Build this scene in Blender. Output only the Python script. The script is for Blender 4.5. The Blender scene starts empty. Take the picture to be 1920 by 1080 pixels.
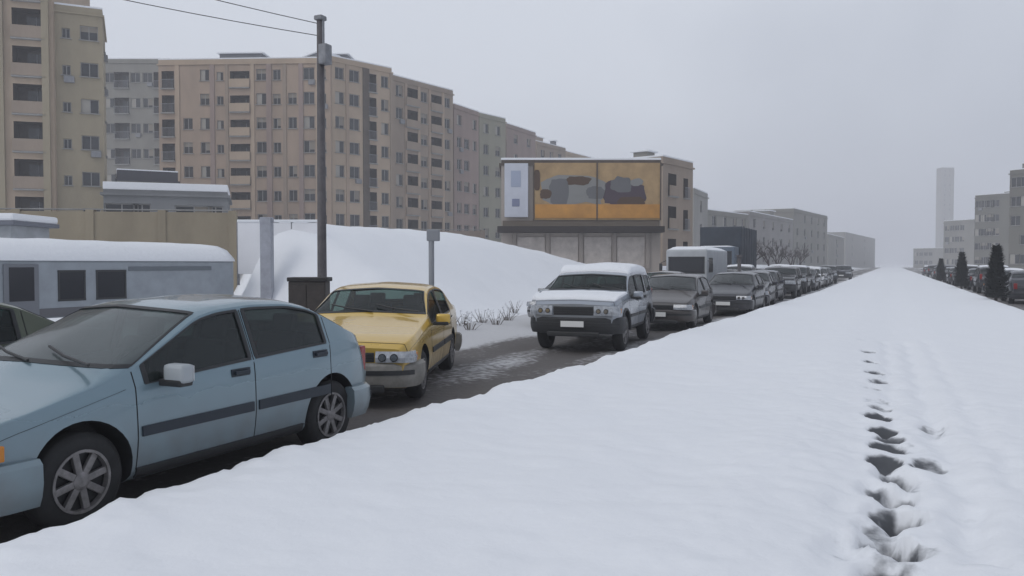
import bpy, bmesh, math, random
from mathutils import Vector, Matrix, noise
R = math.radians
random.seed(7)
sc = bpy.context.scene
COL = sc.collection

# ------------------------------------------------------------------ camera, world, sun, exposure
EYE = 1.65
YAW = R(25.33)
F = 1500.0 / 1920.0
cam_d = bpy.data.cameras.new('camera')
cam_d.sensor_width = 36
cam_d.lens = 36 * F
cam_d.clip_end = 6000
cam = bpy.data.objects.new('camera', cam_d)
COL.objects.link(cam)
cam.location = (0, 0, EYE)
cam.rotation_euler = (R(90 - 1.72), 0, YAW)      # looks left of the street direction (+Y)
sc.camera = cam
sc.render.resolution_x, sc.render.resolution_y = 1024, 576

SUN_EL, SUN_AZ = 42, 200
w = bpy.data.worlds.new("World")
sc.world = w
w.use_nodes = True
nt = w.node_tree
for n in list(nt.nodes): nt.nodes.remove(n)
sky = nt.nodes.new('ShaderNodeTexSky'); sky.sky_type = 'NISHITA'; sky.sun_disc = False
sky.sun_elevation = R(SUN_EL); sky.sun_rotation = R(SUN_AZ); sky.dust_density = 4; sky.air_density = 1.2
hs = nt.nodes.new('ShaderNodeHueSaturation'); hs.inputs['Saturation'].default_value = .35
cl = nt.nodes.new('ShaderNodeTexNoise'); cl.inputs['Scale'].default_value = 1.6; cl.inputs['Detail'].default_value = 4
tcw = nt.nodes.new('ShaderNodeTexCoord')
nt.links.new(tcw.outputs['Generated'], cl.inputs['Vector'])
cr = nt.nodes.new('ShaderNodeValToRGB')
cr.color_ramp.elements[0].position = .3; cr.color_ramp.elements[0].color = (4.3, 4.72, 5.6, 1)
cr.color_ramp.elements[1].position = .7; cr.color_ramp.elements[1].color = (7.2, 7.65, 8.5, 1)
mx = nt.nodes.new('ShaderNodeMix'); mx.data_type = 'RGBA'; mx.inputs[0].default_value = .86
bg = nt.nodes.new('ShaderNodeBackground'); bg.inputs['Strength'].default_value = .1
wo = nt.nodes.new('ShaderNodeOutputWorld')
nt.links.new(sky.outputs[0], hs.inputs['Color'])
dp_ = nt.nodes.new('ShaderNodeVectorMath'); dp_.operation = 'DOT_PRODUCT'; dp_.inputs[1].default_value = (-.86, .05, .5)   # cloud is thinner over the left
nt.links.new(tcw.outputs['Generated'], dp_.inputs[0])
ma_ = nt.nodes.new('ShaderNodeMath'); ma_.operation = 'MULTIPLY_ADD'; ma_.inputs[1].default_value = .62; ma_.inputs[2].default_value = -.12
nt.links.new(dp_.outputs['Value'], ma_.inputs[0])
ad_ = nt.nodes.new('ShaderNodeMath'); ad_.operation = 'ADD'
nt.links.new(cl.outputs[0], ad_.inputs[0]); nt.links.new(ma_.outputs[0], ad_.inputs[1])
nt.links.new(ad_.outputs[0], cr.inputs[0])
nt.links.new(hs.outputs[0], mx.inputs[6]); nt.links.new(cr.outputs[0], mx.inputs[7])
nt.links.new(mx.outputs[2], bg.inputs['Color']); nt.links.new(bg.outputs[0], wo.inputs[0])

sun_d = bpy.data.lights.new('sun', 'SUN'); sun_d.energy = .5; sun_d.angle = R(25); sun_d.color = (1, .97, .93)
sun = bpy.data.objects.new('sun', sun_d); COL.objects.link(sun)
az = R(SUN_AZ)
sd = Vector((math.sin(az) * math.cos(R(SUN_EL)), math.cos(az) * math.cos(R(SUN_EL)), math.sin(R(SUN_EL))))
sun.rotation_euler = sd.to_track_quat('Z', 'Y').to_euler()
sun.location = (0, 0, 50)
sc.view_settings.view_transform = 'Standard'
sc.view_settings.look = 'None'
sc.view_settings.exposure = .07
sc.view_settings.gamma = 1
sc.cycles.volume_bounces = 1
sc.cycles.max_bounces = 6
sc.cycles.transparent_max_bounces = 12

# ------------------------------------------------------------------ materials
MATS = {}
def mat(name, col, rough=.8, metal=0, noise_s=0, noise_a=.2, bump=0, bump_s=20, coat=0, spec=.5, stretch=None):
    if name in MATS: return MATS[name]
    m = bpy.data.materials.new(name); m.use_nodes = True
    t = m.node_tree; b = t.nodes['Principled BSDF']
    b.inputs['Roughness'].default_value = rough
    b.inputs['Metallic'].default_value = metal
    b.inputs['Coat Weight'].default_value = coat
    b.inputs['Specular IOR Level'].default_value = spec
    b.inputs['Base Color'].default_value = (*col, 1)
    tc = t.nodes.new('ShaderNodeTexCoord')
    vec = tc.outputs['Object']
    if stretch:
        mp = t.nodes.new('ShaderNodeMapping'); mp.inputs['Scale'].default_value = stretch
        t.links.new(vec, mp.inputs[0]); vec = mp.outputs[0]
    if noise_s:
        n = t.nodes.new('ShaderNodeTexNoise'); n.inputs['Scale'].default_value = noise_s; n.inputs['Detail'].default_value = 6
        n.inputs['Roughness'].default_value = .65
        t.links.new(vec, n.inputs['Vector'])
        r = t.nodes.new('ShaderNodeValToRGB')
        r.color_ramp.elements[0].position = .3; r.color_ramp.elements[1].position = .7
        r.color_ramp.elements[0].color = (*[c * (1 - noise_a) for c in col], 1)
        r.color_ramp.elements[1].color = (*[min(1, c * (1 + noise_a)) for c in col], 1)
        t.links.new(n.outputs[0], r.inputs[0]); t.links.new(r.outputs[0], b.inputs['Base Color'])
    if bump:
        n2 = t.nodes.new('ShaderNodeTexNoise'); n2.inputs['Scale'].default_value = bump_s; n2.inputs['Detail'].default_value = 5
        t.links.new(tc.outputs['Object'], n2.inputs['Vector'])
        bp = t.nodes.new('ShaderNodeBump'); bp.inputs['Strength'].default_value = bump; bp.inputs['Distance'].default_value = .05
        t.links.new(n2.outputs[0], bp.inputs['Height']); t.links.new(bp.outputs[0], b.inputs['Normal'])
    MATS[name] = m
    return m

def paint(name, col, metal=.35, dirt=.25):
    """car paint with road salt and slush on the lower body"""
    if name in MATS: return MATS[name]
    m = mat(name, col, rough=.3, metal=metal if max(col) > .06 else 0, coat=.7 if max(col) > .06 else .25)
    t = m.node_tree; b = t.nodes['Principled BSDF']
    tc = t.nodes.new('ShaderNodeTexCoord'); sp = t.nodes.new('ShaderNodeSeparateXYZ')
    t.links.new(tc.outputs['Object'], sp.inputs[0])
    mr = t.nodes.new('ShaderNodeMapRange'); mr.inputs[1].default_value = .15; mr.inputs[2].default_value = .8
    mr.inputs[3].default_value = 1; mr.inputs[4].default_value = 0
    t.links.new(sp.outputs[2], mr.inputs[0])
    n = t.nodes.new('ShaderNodeTexNoise'); n.inputs['Scale'].default_value = 5; n.inputs['Detail'].default_value = 8
    t.links.new(tc.outputs['Object'], n.inputs['Vector'])
    mu = t.nodes.new('ShaderNodeMath'); mu.operation = 'MULTIPLY'
    t.links.new(mr.outputs[0], mu.inputs[0]); t.links.new(n.outputs[0], mu.inputs[1])
    m2 = t.nodes.new('ShaderNodeMath'); m2.operation = 'MULTIPLY_ADD'; m2.inputs[1].default_value = 1.15 if max(col) > .06 else .35; m2.inputs[2].default_value = dirt * .12
    m2.use_clamp = True
    t.links.new(mu.outputs[0], m2.inputs[0])
    mi = t.nodes.new('ShaderNodeMix'); mi.data_type = 'RGBA'
    mi.inputs[6].default_value = (*col, 1); mi.inputs[7].default_value = (.16, .15, .145, 1)
    t.links.new(m2.outputs[0], mi.inputs[0]); t.links.new(mi.outputs[2], b.inputs['Base Color'])
    mr2 = t.nodes.new('ShaderNodeMapRange'); mr2.inputs[3].default_value = .22; mr2.inputs[4].default_value = .85
    t.links.new(m2.outputs[0], mr2.inputs[0]); t.links.new(mr2.outputs[0], b.inputs['Roughness'])
    return m

def glass_mat(name, col, fac=.55, rough=.06, base=(.02, .028, .028)):
    m = bpy.data.materials.new(name); m.use_nodes = True
    t = m.node_tree
    for n in list(t.nodes): t.nodes.remove(n)
    o = t.nodes.new('ShaderNodeOutputMaterial')
    tr = t.nodes.new('ShaderNodeBsdfTransparent'); tr.inputs[0].default_value = (*col, 1)
    pb = t.nodes.new('ShaderNodeBsdfPrincipled'); pb.inputs['Base Color'].default_value = (*base, 1)
    pb.inputs['Roughness'].default_value = rough; pb.inputs['Coat Weight'].default_value = .5
    mxs = t.nodes.new('ShaderNodeMixShader'); mxs.inputs[0].default_value = fac
    t.links.new(tr.outputs[0], mxs.inputs[1]); t.links.new(pb.outputs[0], mxs.inputs[2]); t.links.new(mxs.outputs[0], o.inputs[0])
    MATS[name] = m
    return m

def snow_mat(name, base=(.82, .835, .86), dirty=None, dz=None, bump=.35, scale=3):
    m = bpy.data.materials.new(name); m.use_nodes = True
    t = m.node_tree; b = t.nodes['Principled BSDF']
    b.inputs['Roughness'].default_value = .75
    b.inputs['Specular IOR Level'].default_value = .25
    tc = t.nodes.new('ShaderNodeTexCoord')
    n = t.nodes.new('ShaderNodeTexNoise'); n.inputs['Scale'].default_value = scale; n.inputs['Detail'].default_value = 8
    n.inputs['Roughness'].default_value = .62
    t.links.new(tc.outputs['Object'], n.inputs['Vector'])
    bp = t.nodes.new('ShaderNodeBump'); bp.inputs['Strength'].default_value = bump; bp.inputs['Distance'].default_value = .06
    t.links.new(n.outputs[0], bp.inputs['Height']); t.links.new(bp.outputs[0], b.inputs['Normal'])
    b.inputs['Base Color'].default_value = (*base, 1)
    if dirty:
        at = t.nodes.new('ShaderNodeAttribute'); at.attribute_name = 'slush'
        n3 = t.nodes.new('ShaderNodeTexNoise'); n3.inputs['Scale'].default_value = 9; n3.inputs['Detail'].default_value = 6
        t.links.new(tc.outputs['Object'], n3.inputs['Vector'])
        ma = t.nodes.new('ShaderNodeMath'); ma.operation = 'MULTIPLY_ADD'; ma.inputs[1].default_value = .9; ma.inputs[2].default_value = -.45
        t.links.new(n3.outputs[0], ma.inputs[0])
        ad = t.nodes.new('ShaderNodeMath'); ad.operation = 'ADD'
        t.links.new(at.outputs['Fac'], ad.inputs[0]); t.links.new(ma.outputs[0], ad.inputs[1])
        mr = t.nodes.new('ShaderNodeMapRange'); mr.interpolation_type = 'SMOOTHSTEP'
        mr.inputs[1].default_value = .25; mr.inputs[2].default_value = .75
        t.links.new(ad.outputs[0], mr.inputs[0])
        mi = t.nodes.new('ShaderNodeMix'); mi.data_type = 'RGBA'
        mi.inputs[6].default_value = (*base, 1); mi.inputs[7].default_value = (*dirty, 1)
        t.links.new(mr.outputs[0], mi.inputs[0]); t.links.new(mi.outputs[2], b.inputs['Base Color'])
    MATS[name] = m
    return m

SNOW = snow_mat('snow', dirty=(.10, .105, .115))
SNOWC = snow_mat('snow_cap', bump=.5, scale=8)
SLUSH = snow_mat('slush', base=(.55, .55, .56), dirty=(.12, .11, .105), bump=.7, scale=6)
BLACK = mat('black_rubber', (.012, .012, .013), .75, noise_s=12, noise_a=.4)
PLASTIC = mat('dark_plastic', (.02, .021, .023), .5)
GAP = mat('panel_gap', (.006, .006, .007), .9)
CHROME = mat('chrome', (.55, .55, .56), .2, metal=1)
RIM = mat('rim_alloy', (.21, .2, .2), .45, metal=.5, noise_s=14, noise_a=.35)
LAMP = mat('headlight_glass', (.34, .36, .39), .1, coat=.6, noise_s=14, noise_a=.4)
TAIL = mat('tail_light', (.25, .01, .01), .2, coat=.5)
AMBER = mat('amber_light', (.55, .2, .02), .25)
PLATE = mat('number_plate', (.7, .7, .68), .5)
SEATM = mat('seat_cloth', (.045, .045, .05), .95)
INT = mat('interior_dark', (.025, .025, .028), .9)
GLASS = glass_mat('car_glass', (.42, .56, .52), .35)
GLASSD = glass_mat('car_glass_dark', (.2, .25, .26), .6)
GLASSW = glass_mat('car_glass_sky_sheen', (.45, .52, .5), .62, .22, (.13, .155, .16))  # windscreen glass: pale rough base paints in the reflected sky
GLASSS = glass_mat('car_glass_side', (.25, .34, .32), .6)
WGLASS = mat('window_glass', (.035, .038, .042), .12, noise_s=1.3, noise_a=.5)
DGLASS = mat('dark_opening', (.02, .019, .02), .5)
CONC = mat('concrete', (.28, .275, .265), .9, noise_s=2, noise_a=.2, bump=.3)
POLE = mat('pole_steel', (.085, .078, .082), .6, noise_s=6, noise_a=.3)
GALV = mat('grey_steel', (.22, .225, .24), .6, noise_s=6, noise_a=.25)
BROWNMETAL = mat('brown_metal', (.035, .028, .025), .6, noise_s=5, noise_a=.4)
BARK = mat('bark', (.055, .045, .04), .95, noise_s=12, noise_a=.3)
NEEDLE = mat('evergreen_foliage', (.016, .02, .018), .9, noise_s=8, noise_a=.4)

# ------------------------------------------------------------------ object helpers
def link(name, bm, mats, parent=None, loc=(0, 0, 0), rz=0, smooth=False, recalc=True):
    me = bpy.data.meshes.new(name)
    if recalc: bmesh.ops.recalc_face_normals(bm, faces=bm.faces)
    bm.to_mesh(me); bm.free()
    if not isinstance(mats, (list, tuple)): mats = [mats]
    for m in mats: me.materials.append(m)
    if smooth:
        for p in me.polygons: p.use_smooth = True
    o = bpy.data.objects.new(name, me); COL.objects.link(o)
    o.parent = parent; o.location = loc; o.rotation_euler = (0, 0, rz)
    return o
def tag(o, label=None, cat=None, group=None, kind=None):
    if label: o['label'] = label
    if cat: o['category'] = cat
    if group: o['group'] = group
    if kind: o['kind'] = kind
    return o
def empty(name, loc, rz=0):
    o = bpy.data.objects.new(name, None); COL.objects.link(o); o.empty_display_size = .2
    o.location = loc; o.rotation_euler = (0, 0, rz); return o
def copy_tree(o, parent=None):
    c = o.copy(); COL.objects.link(c)
    if parent: c.parent = parent
    for ch in list(o.children): copy_tree(ch, c)
    return c
def bx(bm, c, s, mi=0, bev=0, rot=None):
    r = bmesh.ops.create_cube(bm, size=1)
    vs = r['verts']
    for v in vs: v.co = Vector((v.co.x * s[0], v.co.y * s[1], v.co.z * s[2]))
    fs = list({f for v in vs for f in v.link_faces})
    if bev:
        es = list({e for v in vs for e in v.link_edges})
        rr = bmesh.ops.bevel(bm, geom=es, offset=bev, segments=2, affect='EDGES', profile=.6)
        vs = list({v for f in rr['faces'] for v in f.verts} | {v for v in vs if v.is_valid})
        fs = list({f for v in vs for f in v.link_faces})
    for v in vs:
        if rot: v.co = rot @ v.co
        v.co += Vector(c)
    for f in fs: f.material_index = mi
def tube(bm, pts, rad, n=8, mi=0, cap=True):
    rings = []
    pts = [Vector(p) for p in pts]
    if not isinstance(rad, (list, tuple)): rad = [rad] * len(pts)
    for i, p in enumerate(pts):
        d = (pts[min(i + 1, len(pts) - 1)] - pts[max(i - 1, 0)]).normalized()
        a = d.cross(Vector((0, 0, 1)) if abs(d.z) < .9 else Vector((1, 0, 0))).normalized(); b = d.cross(a)
        rings.append([bm.verts.new(p + (a * math.cos(6.2832 * k / n) + b * math.sin(6.2832 * k / n)) * rad[i]) for k in range(n)])
    for i in range(len(rings) - 1):
        for k in range(n):
            f = bm.faces.new((rings[i][k], rings[i][(k + 1) % n], rings[i + 1][(k + 1) % n], rings[i + 1][k])); f.material_index = mi
    if cap:
        for r in (rings[0], rings[-1]):
            f = bm.faces.new(r); f.material_index = mi
def lathe_x(bm, prof, n=32, mi=0, c=(0, 0, 0)):
    """profile of (x, r) turned round the x axis"""
    rings = []
    for x, r in prof:
        rings.append([bm.verts.new((c[0] + x, c[1] + r * math.cos(6.2832 * k / n), c[2] + r * math.sin(6.2832 * k / n))) for k in range(n)])
    for i in range(len(rings) - 1):
        for k in range(n):
            f = bm.faces.new((rings[i][k], rings[i][(k + 1) % n], rings[i + 1][(k + 1) % n], rings[i + 1][k])); f.material_index = mi
def interp(tab, x):
    if x <= tab[0][0]: return tab[0][1]
    for (a, va), (b, vb) in zip(tab, tab[1:]):
        if x <= b: return va + (vb - va) * (x - a) / (b - a)
    return tab[-1][1]
def smooth_tab(tab, r=.06):
    """the same table, softened: averages over +-r"""
    def f(x):
        s = 0
        for k in (-1, -.5, 0, .5, 1): s += interp(tab, x + k * r)
        return s / 5
    return f
def sst(x):
    x = max(0, min(1, x)); return x * x * (3 - 2 * x)

# picture column (0-1920) and distance along the view axis -> street plan point
CY, SY = math.cos(YAW), math.sin(YAW)
def C(u, d):
    cx = (u - 960) / 1500 * d
    return (cx * CY - d * SY, cx * SY + d * CY)

# ------------------------------------------------------------------ ground
def bank(X, Y):
    """height of the open land left of the road above the road surface"""
    s = -X - 10.6
    if s <= 0: return 0
    near = 3.15 * sst(s / 8.5) * (1 - .52 * sst((Y - 31) / 24) * (1 - sst((s - 22) / 25)))
    far = 2.3 * sst((s - 22) / 35)
    dep = -X * SY + Y * CY
    g = max(sst((Y - 18.6 - max(0, -X - 18.6)) / 2.6), sst((dep - 38.2) / 1.5))
    return (near + far) * g
def grid_mesh(name, xs, ys, hf, m, slush=None):
    bm = bmesh.new()
    lay = bm.verts.layers.float.new('slush')
    vs = []
    for y in ys:
        row = []
        for x in xs:
            v = bm.verts.new((x, y, hf(x, y)))
            if slush: v[lay] = slush(x, y)
            row.append(v)
        vs.append(row)
    for j in range(len(ys) - 1):
        for i in range(len(xs) - 1):
            bm.faces.new((vs[j][i], vs[j][i + 1], vs[j + 1][i + 1], vs[j + 1][i]))
    return link(name, bm, m, smooth=True, recalc=False)
def spaced(a, b, s0, g=1.0):
    out = [a]; s = s0
    while out[-1] < b - 1e-6:
        out.append(min(b, out[-1] + s)); s *= g
    return out
def nz(x, y, s, seed=0): return noise.fractal(Vector((x * s, y * s, seed)), 1.0, 2.0, 4)

# far ground to the horizon (just below everything else)
bm = bmesh.new()
for v in ((-900, -60, -.06), (900, -60, -.06), (900, 1500, -.06), (-900, 1500, -.06)): bm.verts.new(v)
bm.faces.new(bm.verts)
tag(link('ground', bm, SNOW, recalc=False), kind='structure')

# footprints along the middle of the strip
FP = []
for u_, v_, dp in ((1655, 763, .5), (1673, 822, .5), (1680, 895, .5), (1664, 958, .5), (1655, 990, .35), (1636, 680, .5), (1650, 712, .5), (1630, 662, .5), (1643, 698, .6), (1650, 782, .85), (1662, 806, .95), (1668, 842, .75), (1664, 870, .8), (1655, 922, .45), (1684, 931, .75),
                   (1698, 968, 1.0), (1664, 1020, .8), (1692, 1034, .9), (1668, 1085, .6), (1650, 750, .3), (1640, 725, .3), (1622, 640, .35), (1615, 622, .3),
                   (1745, 878, .5), (1752, 800, .3), (1765, 812, .25), (1700, 842, .2), (1712, 905, .25), (1820, 960, .16), (1835, 1010, .14), (1605, 760, .12), (1610, 850, .12), (1590, 950, .12), (1578, 1035, .2), (1600, 1020, .15), (1730, 1035, .25), (1715, 700, .12)):
    d_ = 1.4 * 1500 / (v_ - 495); x_, y_ = C(u_, d_)
    FP.append((x_, y_, random.uniform(-.25, .25), dp))
def foot(x, y):
    h = 0; sl = 0
    for fx, fy, a, dp in FP:
        dx, dy = x - fx, y - fy
        if abs(dx) > .4 or abs(dy) > .5: continue
        u = dx * math.cos(a) + dy * math.sin(a); v = -dx * math.sin(a) + dy * math.cos(a)
        n_ = .25 * noise.noise(Vector((x * 9, y * 9, fy)))
        q = math.sqrt((u / .105) ** 2 + (v / .17) ** 2) + n_
        h -= (.15 if fy < 6 else .09) * dp * (1 - sst((q - .55) / .75))
        h += .018 * dp * math.exp(-((q - 1.45) / .3) ** 2)
        sl = max(sl, dp * 1.35 * (1 - sst((q - (.55 if fy < 6 else .85)) / .6)))
    return h, sl
def med_edge(Y): return -4.28 + .22 * sst((Y - 6) / 8) + .10 * noise.noise(Vector((Y * .35, 3, 0))) + .07 * noise.noise(Vector((Y * 1.4, 9, 0))) + .45 * sst((Y - 14) / 30)
TRK = [C(u_, 1.4 * 1500 / (v_ - 495)) for u_, v_ in ((1700, 640), (1728, 720), (1752, 800), (1790, 880), (1822, 940), (1836, 1000), (1842, 1075))]
def track(x, y):
    for (ax, ay), (bx_, by) in zip(TRK, TRK[1:]):
        if by <= y <= ay:
            t = (y - by) / (ay - by); return abs(x - (bx_ + (ax - bx_) * t + .03 * math.sin(y * 5)))
    return 9
def med_h(x, y):
    xe = med_edge(y)
    t = max(0, min(1, (x - xe) / .45)); tr = max(0, min(1, (3.95 - x) / .45))
    prof = math.sin(t * math.pi / 2) ** .8 * math.sin(tr * math.pi / 2) ** .8
    base = .27 + .035 * nz(x, y, .25, 2) + .03 * nz(x, y, .9, 5) * min(1, 8 / max(y, 4)) + .012 * nz(x, y, 3.5, 8) * (1 if y < 12 else 0)
    # ploughed ridge next to the cars, trodden hollow along the walking line
    base += .012 * nz(x, y, 7, 12) * (1 if abs(x) < 1 and y < 9 else .3)
    base += .05 * math.exp(-((x - xe - .7) / .5) ** 2) - .035 * math.exp(-((x - .02) / .38) ** 2) + .018 * math.exp(-((abs(x) - .75) / .3) ** 2)
    base -= .055 * math.exp(-(track(x, y) / .10) ** 2) + .03 * math.exp(-((track(x, y) - .33) / .08) ** 2)
    if y < 40 and x < -2.6: base += (.05 * max(0, nz(x, y, 2.2, 31)) + .035 * max(0, nz(x, y, 6, 33))) * math.exp(-((x - xe - .35) / .45) ** 2)
    h = -.03 + (base + .03) * prof
    if y < 18 and abs(x) < 1.7:
        h += foot(x, y)[0]
    return h
def med_slush(x, y):
    if y < 18 and abs(x) < 1.7: return foot(x, y)[1] * .95 + (.12 + .22 * sst((4.7 - y) / .5)) * math.exp(-((x - .05) / .16) ** 2) * (1 if y < 5 else max(0, 1 - (y - 5) / 4))
    return 0
xs = spaced(-4.3, -1.4, .06) + spaced(-1.36, 1.6, .032)[0:] + spaced(1.68, 4.0, .08)
ys = spaced(-1, 1.6, .2)[:-1] + spaced(1.6, 9.5, .038)[:-1] + spaced(9.5, 18, .08)[:-1] + spaced(18, 420, .25, 1.05)
tag(grid_mesh('snow_strip', xs, ys, med_h, SNOW, med_slush), kind='structure')

def road_h(x, y):
    r = -.02 * (math.exp(-((x + 5.2) / .25) ** 2) + math.exp(-((x + 6.5) / .25) ** 2)) if y > 5 else 0
    return r + .022 * nz(x, y, 1.1, 3) * (1 if y < 60 else .3) + .0
def road_slush(x, y):
    t = .62 + .35 * nz(x * 2.0, y * .5, .6, 11)
    t += .25 * (math.exp(-((x + 5.1) / .35) ** 2) + math.exp(-((x + 6.6) / .35) ** 2))
    t -= .55 * sst((-x - 7.0) / 1.2) * (1 - .6 * sst((y - 24) / 8)) + .5 * sst((-x - 8.9) / 1.5) + .25 * math.exp(-((x + 4.1) / .25) ** 2)
    return t
tag(grid_mesh('road', spaced(-10.8, -3.3, .15), spaced(-4, 40, .2)[:-1] + spaced(40, 420, .4, 1.06), road_h, SLUSH, road_slush), kind='structure')
tag(grid_mesh('far_road', spaced(3.7, 12, .3), spaced(4, 420, .5, 1.05),
     lambda x, y: .02 * nz(x, y, .8, 4), SLUSH, lambda x, y: .6 + .3 * nz(x, y * .4, .5, 6) - .9 * sst((x - 9) / 2)), kind='structure')
tag(grid_mesh('snow_bank', [-300, -220, -160, -120] + spaced(-100, -40, 4)[1:-1] + spaced(-40, -10.55, .35), spaced(-20, 18, 1.5)[:-1] + spaced(18, 60, .4)[:-1] + spaced(60, 420, 1.5, 1.06),
     lambda x, y: -.03 + bank(x, y) + (.09 * nz(x, y, .35, 7) + .05 * nz(x, y, 1.3, 17)) * sst((-x - 10.5) / 2), SNOW,
     lambda x, y: .5 * max(0, nz(x, y, 1.6, 21)) * (1 - sst((-x - 11) / 2.5)) ), kind='structure')
tag(grid_mesh('pavement', spaced(11.9, 40, 2), spaced(4, 420, 4, 1.1), lambda x, y: .12 + .04 * nz(x, y, .4, 5), SNOW), kind='structure')

# ------------------------------------------------------------------ cars
def P_factory(sp):
    zt, zs, wf, cabk = smooth_tab(sp['top'], .05), smooth_tab(sp['belt'], .04), smooth_tab(sp['width'], .02), sp.get('tumble', .36)
    zb = sp.get('zb', .19)
    nose = sp.get('nose_r', .25); L = sp['L']; bow = sp.get('bow', .1); bc = sp['windows'][0][0]
    def ctrl(y):
        w = wf(y); top = zt(y); s = min(zs(y), top - .02); h = top - s
        e = max(0, 1 - min(y, L - y) / nose)               # bumpers turn under at the ends
        b = zb + .10 * e * e
        xc = w * .975 - h * cabk
        r = min(.16, h * .5)
        return [(0, b), (w * .86, b), (w * .955, b + .06), (w * 1.0, b + .30), (w * .975, s),
                (xc, s + h * .9), (xc - r, top), (0, top + sp.get('crown', .03) * min(1, h * 3 + .4))]
    def P(y, t):
        c = ctrl(y); i = min(6, int(t)); f = t - i
        def g(k):
            if k < 0: return (-c[1][0], c[1][1])
            if k > 7: return (-c[6][0], c[6][1])
            return c[k]
        p0, p1, p2, p3 = g(i - 1), g(i), g(i + 1), g(i + 2)
        k = .5 if i in (2, 3) else (.32 if i >= 5 else .18)
        if i == 4: k = .10
        out = []
        for a in (0, 1):
            # limit tangents so that short neighbours never overshoot
            d = p2[a] - p1[a]
            m1 = (p2[a] - p0[a]) * k; m2 = (p3[a] - p1[a]) * k
            f2, f3 = f * f, f * f * f
            out.append((2 * f3 - 3 * f2 + 1) * p1[a] + (f3 - 2 * f2 + f) * (m1 * .6 + d * .4) + (-2 * f3 + 3 * f2) * p2[a] + (f3 - f2) * (m2 * .6 + d * .4))
        yb = y - bow * sst((t - 4.9) / 2.1) * (1 - abs(sst((y - bc) / 1.3) if y > bc else sst((bc - y) / .9)))
        return Vector((max(0, out[0]), yb, out[1]))
    return P
def patch(bm, P, ys, ts, off, side=1, mi=0, hfun=None, skirt=True):
    """a thin shell lying on the body surface"""
    def N(y, t):
        a = P(y + .01, t) - P(y - .01, t); b = P(y, min(7, t + .02)) - P(y, max(0, t - .02))
        n = b.cross(a)
        if n.length < 1e-9: return Vector((1, 0, 0))
        n.normalize(); return n if n.x > -.2 and (n.x > .02 or n.z > 0 or t < 2) else -n
    G, B = [], []
    for j, y in enumerate(ys):
        ra, rb = [], []
        for i, t in enumerate(ts):
            p, n = P(y, t), N(y, t)
            if t >= 6.99: n = Vector((0, n.y, abs(n.z))).normalized()
            h = off if not hfun else hfun(j / (len(ys) - 1), i / (len(ts) - 1), y, t)
            q = p + n * h; q2 = p - n * .004
            ra.append(bm.verts.new((q.x * side, q.y, q.z))); rb.append(bm.verts.new((q2.x * side, q2.y, q2.z)))
        G.append(ra); B.append(rb)
    J, I = len(ys), len(ts)
    fs = []
    for j in range(J - 1):
        for i in range(I - 1): fs.append(bm.faces.new((G[j][i], G[j][i + 1], G[j + 1][i + 1], G[j + 1][i])))
    if skirt:
        for j in range(J - 1):
            fs.append(bm.faces.new((G[j][0], G[j + 1][0], B[j + 1][0], B[j][0])))
            if ts[-1] < 6.99: fs.append(bm.faces.new((G[j][-1], B[j][-1], B[j + 1][-1], G[j + 1][-1])))
        for i in range(I - 1):
            fs.append(bm.faces.new((G[0][i], B[0][i], B[0][i + 1], G[0][i + 1])))
            fs.append(bm.faces.new((G[-1][i], G[-1][i + 1], B[-1][i + 1], B[-1][i])))
    for f in fs: f.material_index = mi
def lin(a, b, n): return [a + (b - a) * k / (n - 1) for k in range(n)]

WHEELCACHE = {}
def wheel(r, style, parent, x, y, side):
    key = (round(r, 3), style)
    if key not in WHEELCACHE:
        tw = .19
        bm = bmesh.new()
        lathe_x(bm, [(0, r * .62), (.0, r * .66), (.01, r * .86), (.0, r * .9), (-.015, r * .97), (-.03, r), (-tw + .03, r), (-tw, r * .93), (-tw, r * .62), (0, r * .62)], 40)
        t_me = link('tyre', bm, BLACK, smooth=True)
        bm = bmesh.new()
        R_ = r * .655
        lathe_x(bm, [(.004, R_), (.006, R_ * .95), (-.02, R_ * .9), (-.045, R_ * .86), (-.05, R_ * .3), (-.05, 0.001)], 40, 0)
        n = {'cover': 8, 'alloy': 5, 'steel': 12}[style]
        for k in range(n):
            a = 6.2832 * k / n
            rot = Matrix.Rotation(a, 3, 'X')
            ww = {'cover': .045, 'alloy': .06, 'steel': .025}[style]
            bx(bm, rot @ Vector((-.018, 0, R_ * .55)), (.03, ww, R_ * .72), 1, .006, rot)
        lathe_x(bm, [(-.03, R_ * .3), (.0, R_ * .27), (.008, R_ * .16), (.01, .001)], 20, 1)
        lathe_x(bm, [(-.03, R_ * .99), (.008, R_ * .985), (.008, R_ * .90), (-.03, R_ * .88)], 40, 1)
        r_me = link('rim', bm, [PLASTIC, RIM], smooth=False)
        WHEELCACHE[key] = (t_me.data, r_me.data)
        bpy.data.objects.remove(t_me); bpy.data.objects.remove(r_me)
    tm, rm = WHEELCACHE[key]
    t = bpy.data.objects.new('wheel', rm); COL.objects.link(t); t.parent = parent
    t.location = (x * side, y, r); t.rotation_euler = (random.uniform(0, 6) if side > 0 else random.uniform(0, 6), 0, 0 if side > 0 else math.pi)
    c = bpy.data.objects.new('tyre', tm); COL.objects.link(c); c.parent = t

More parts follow.
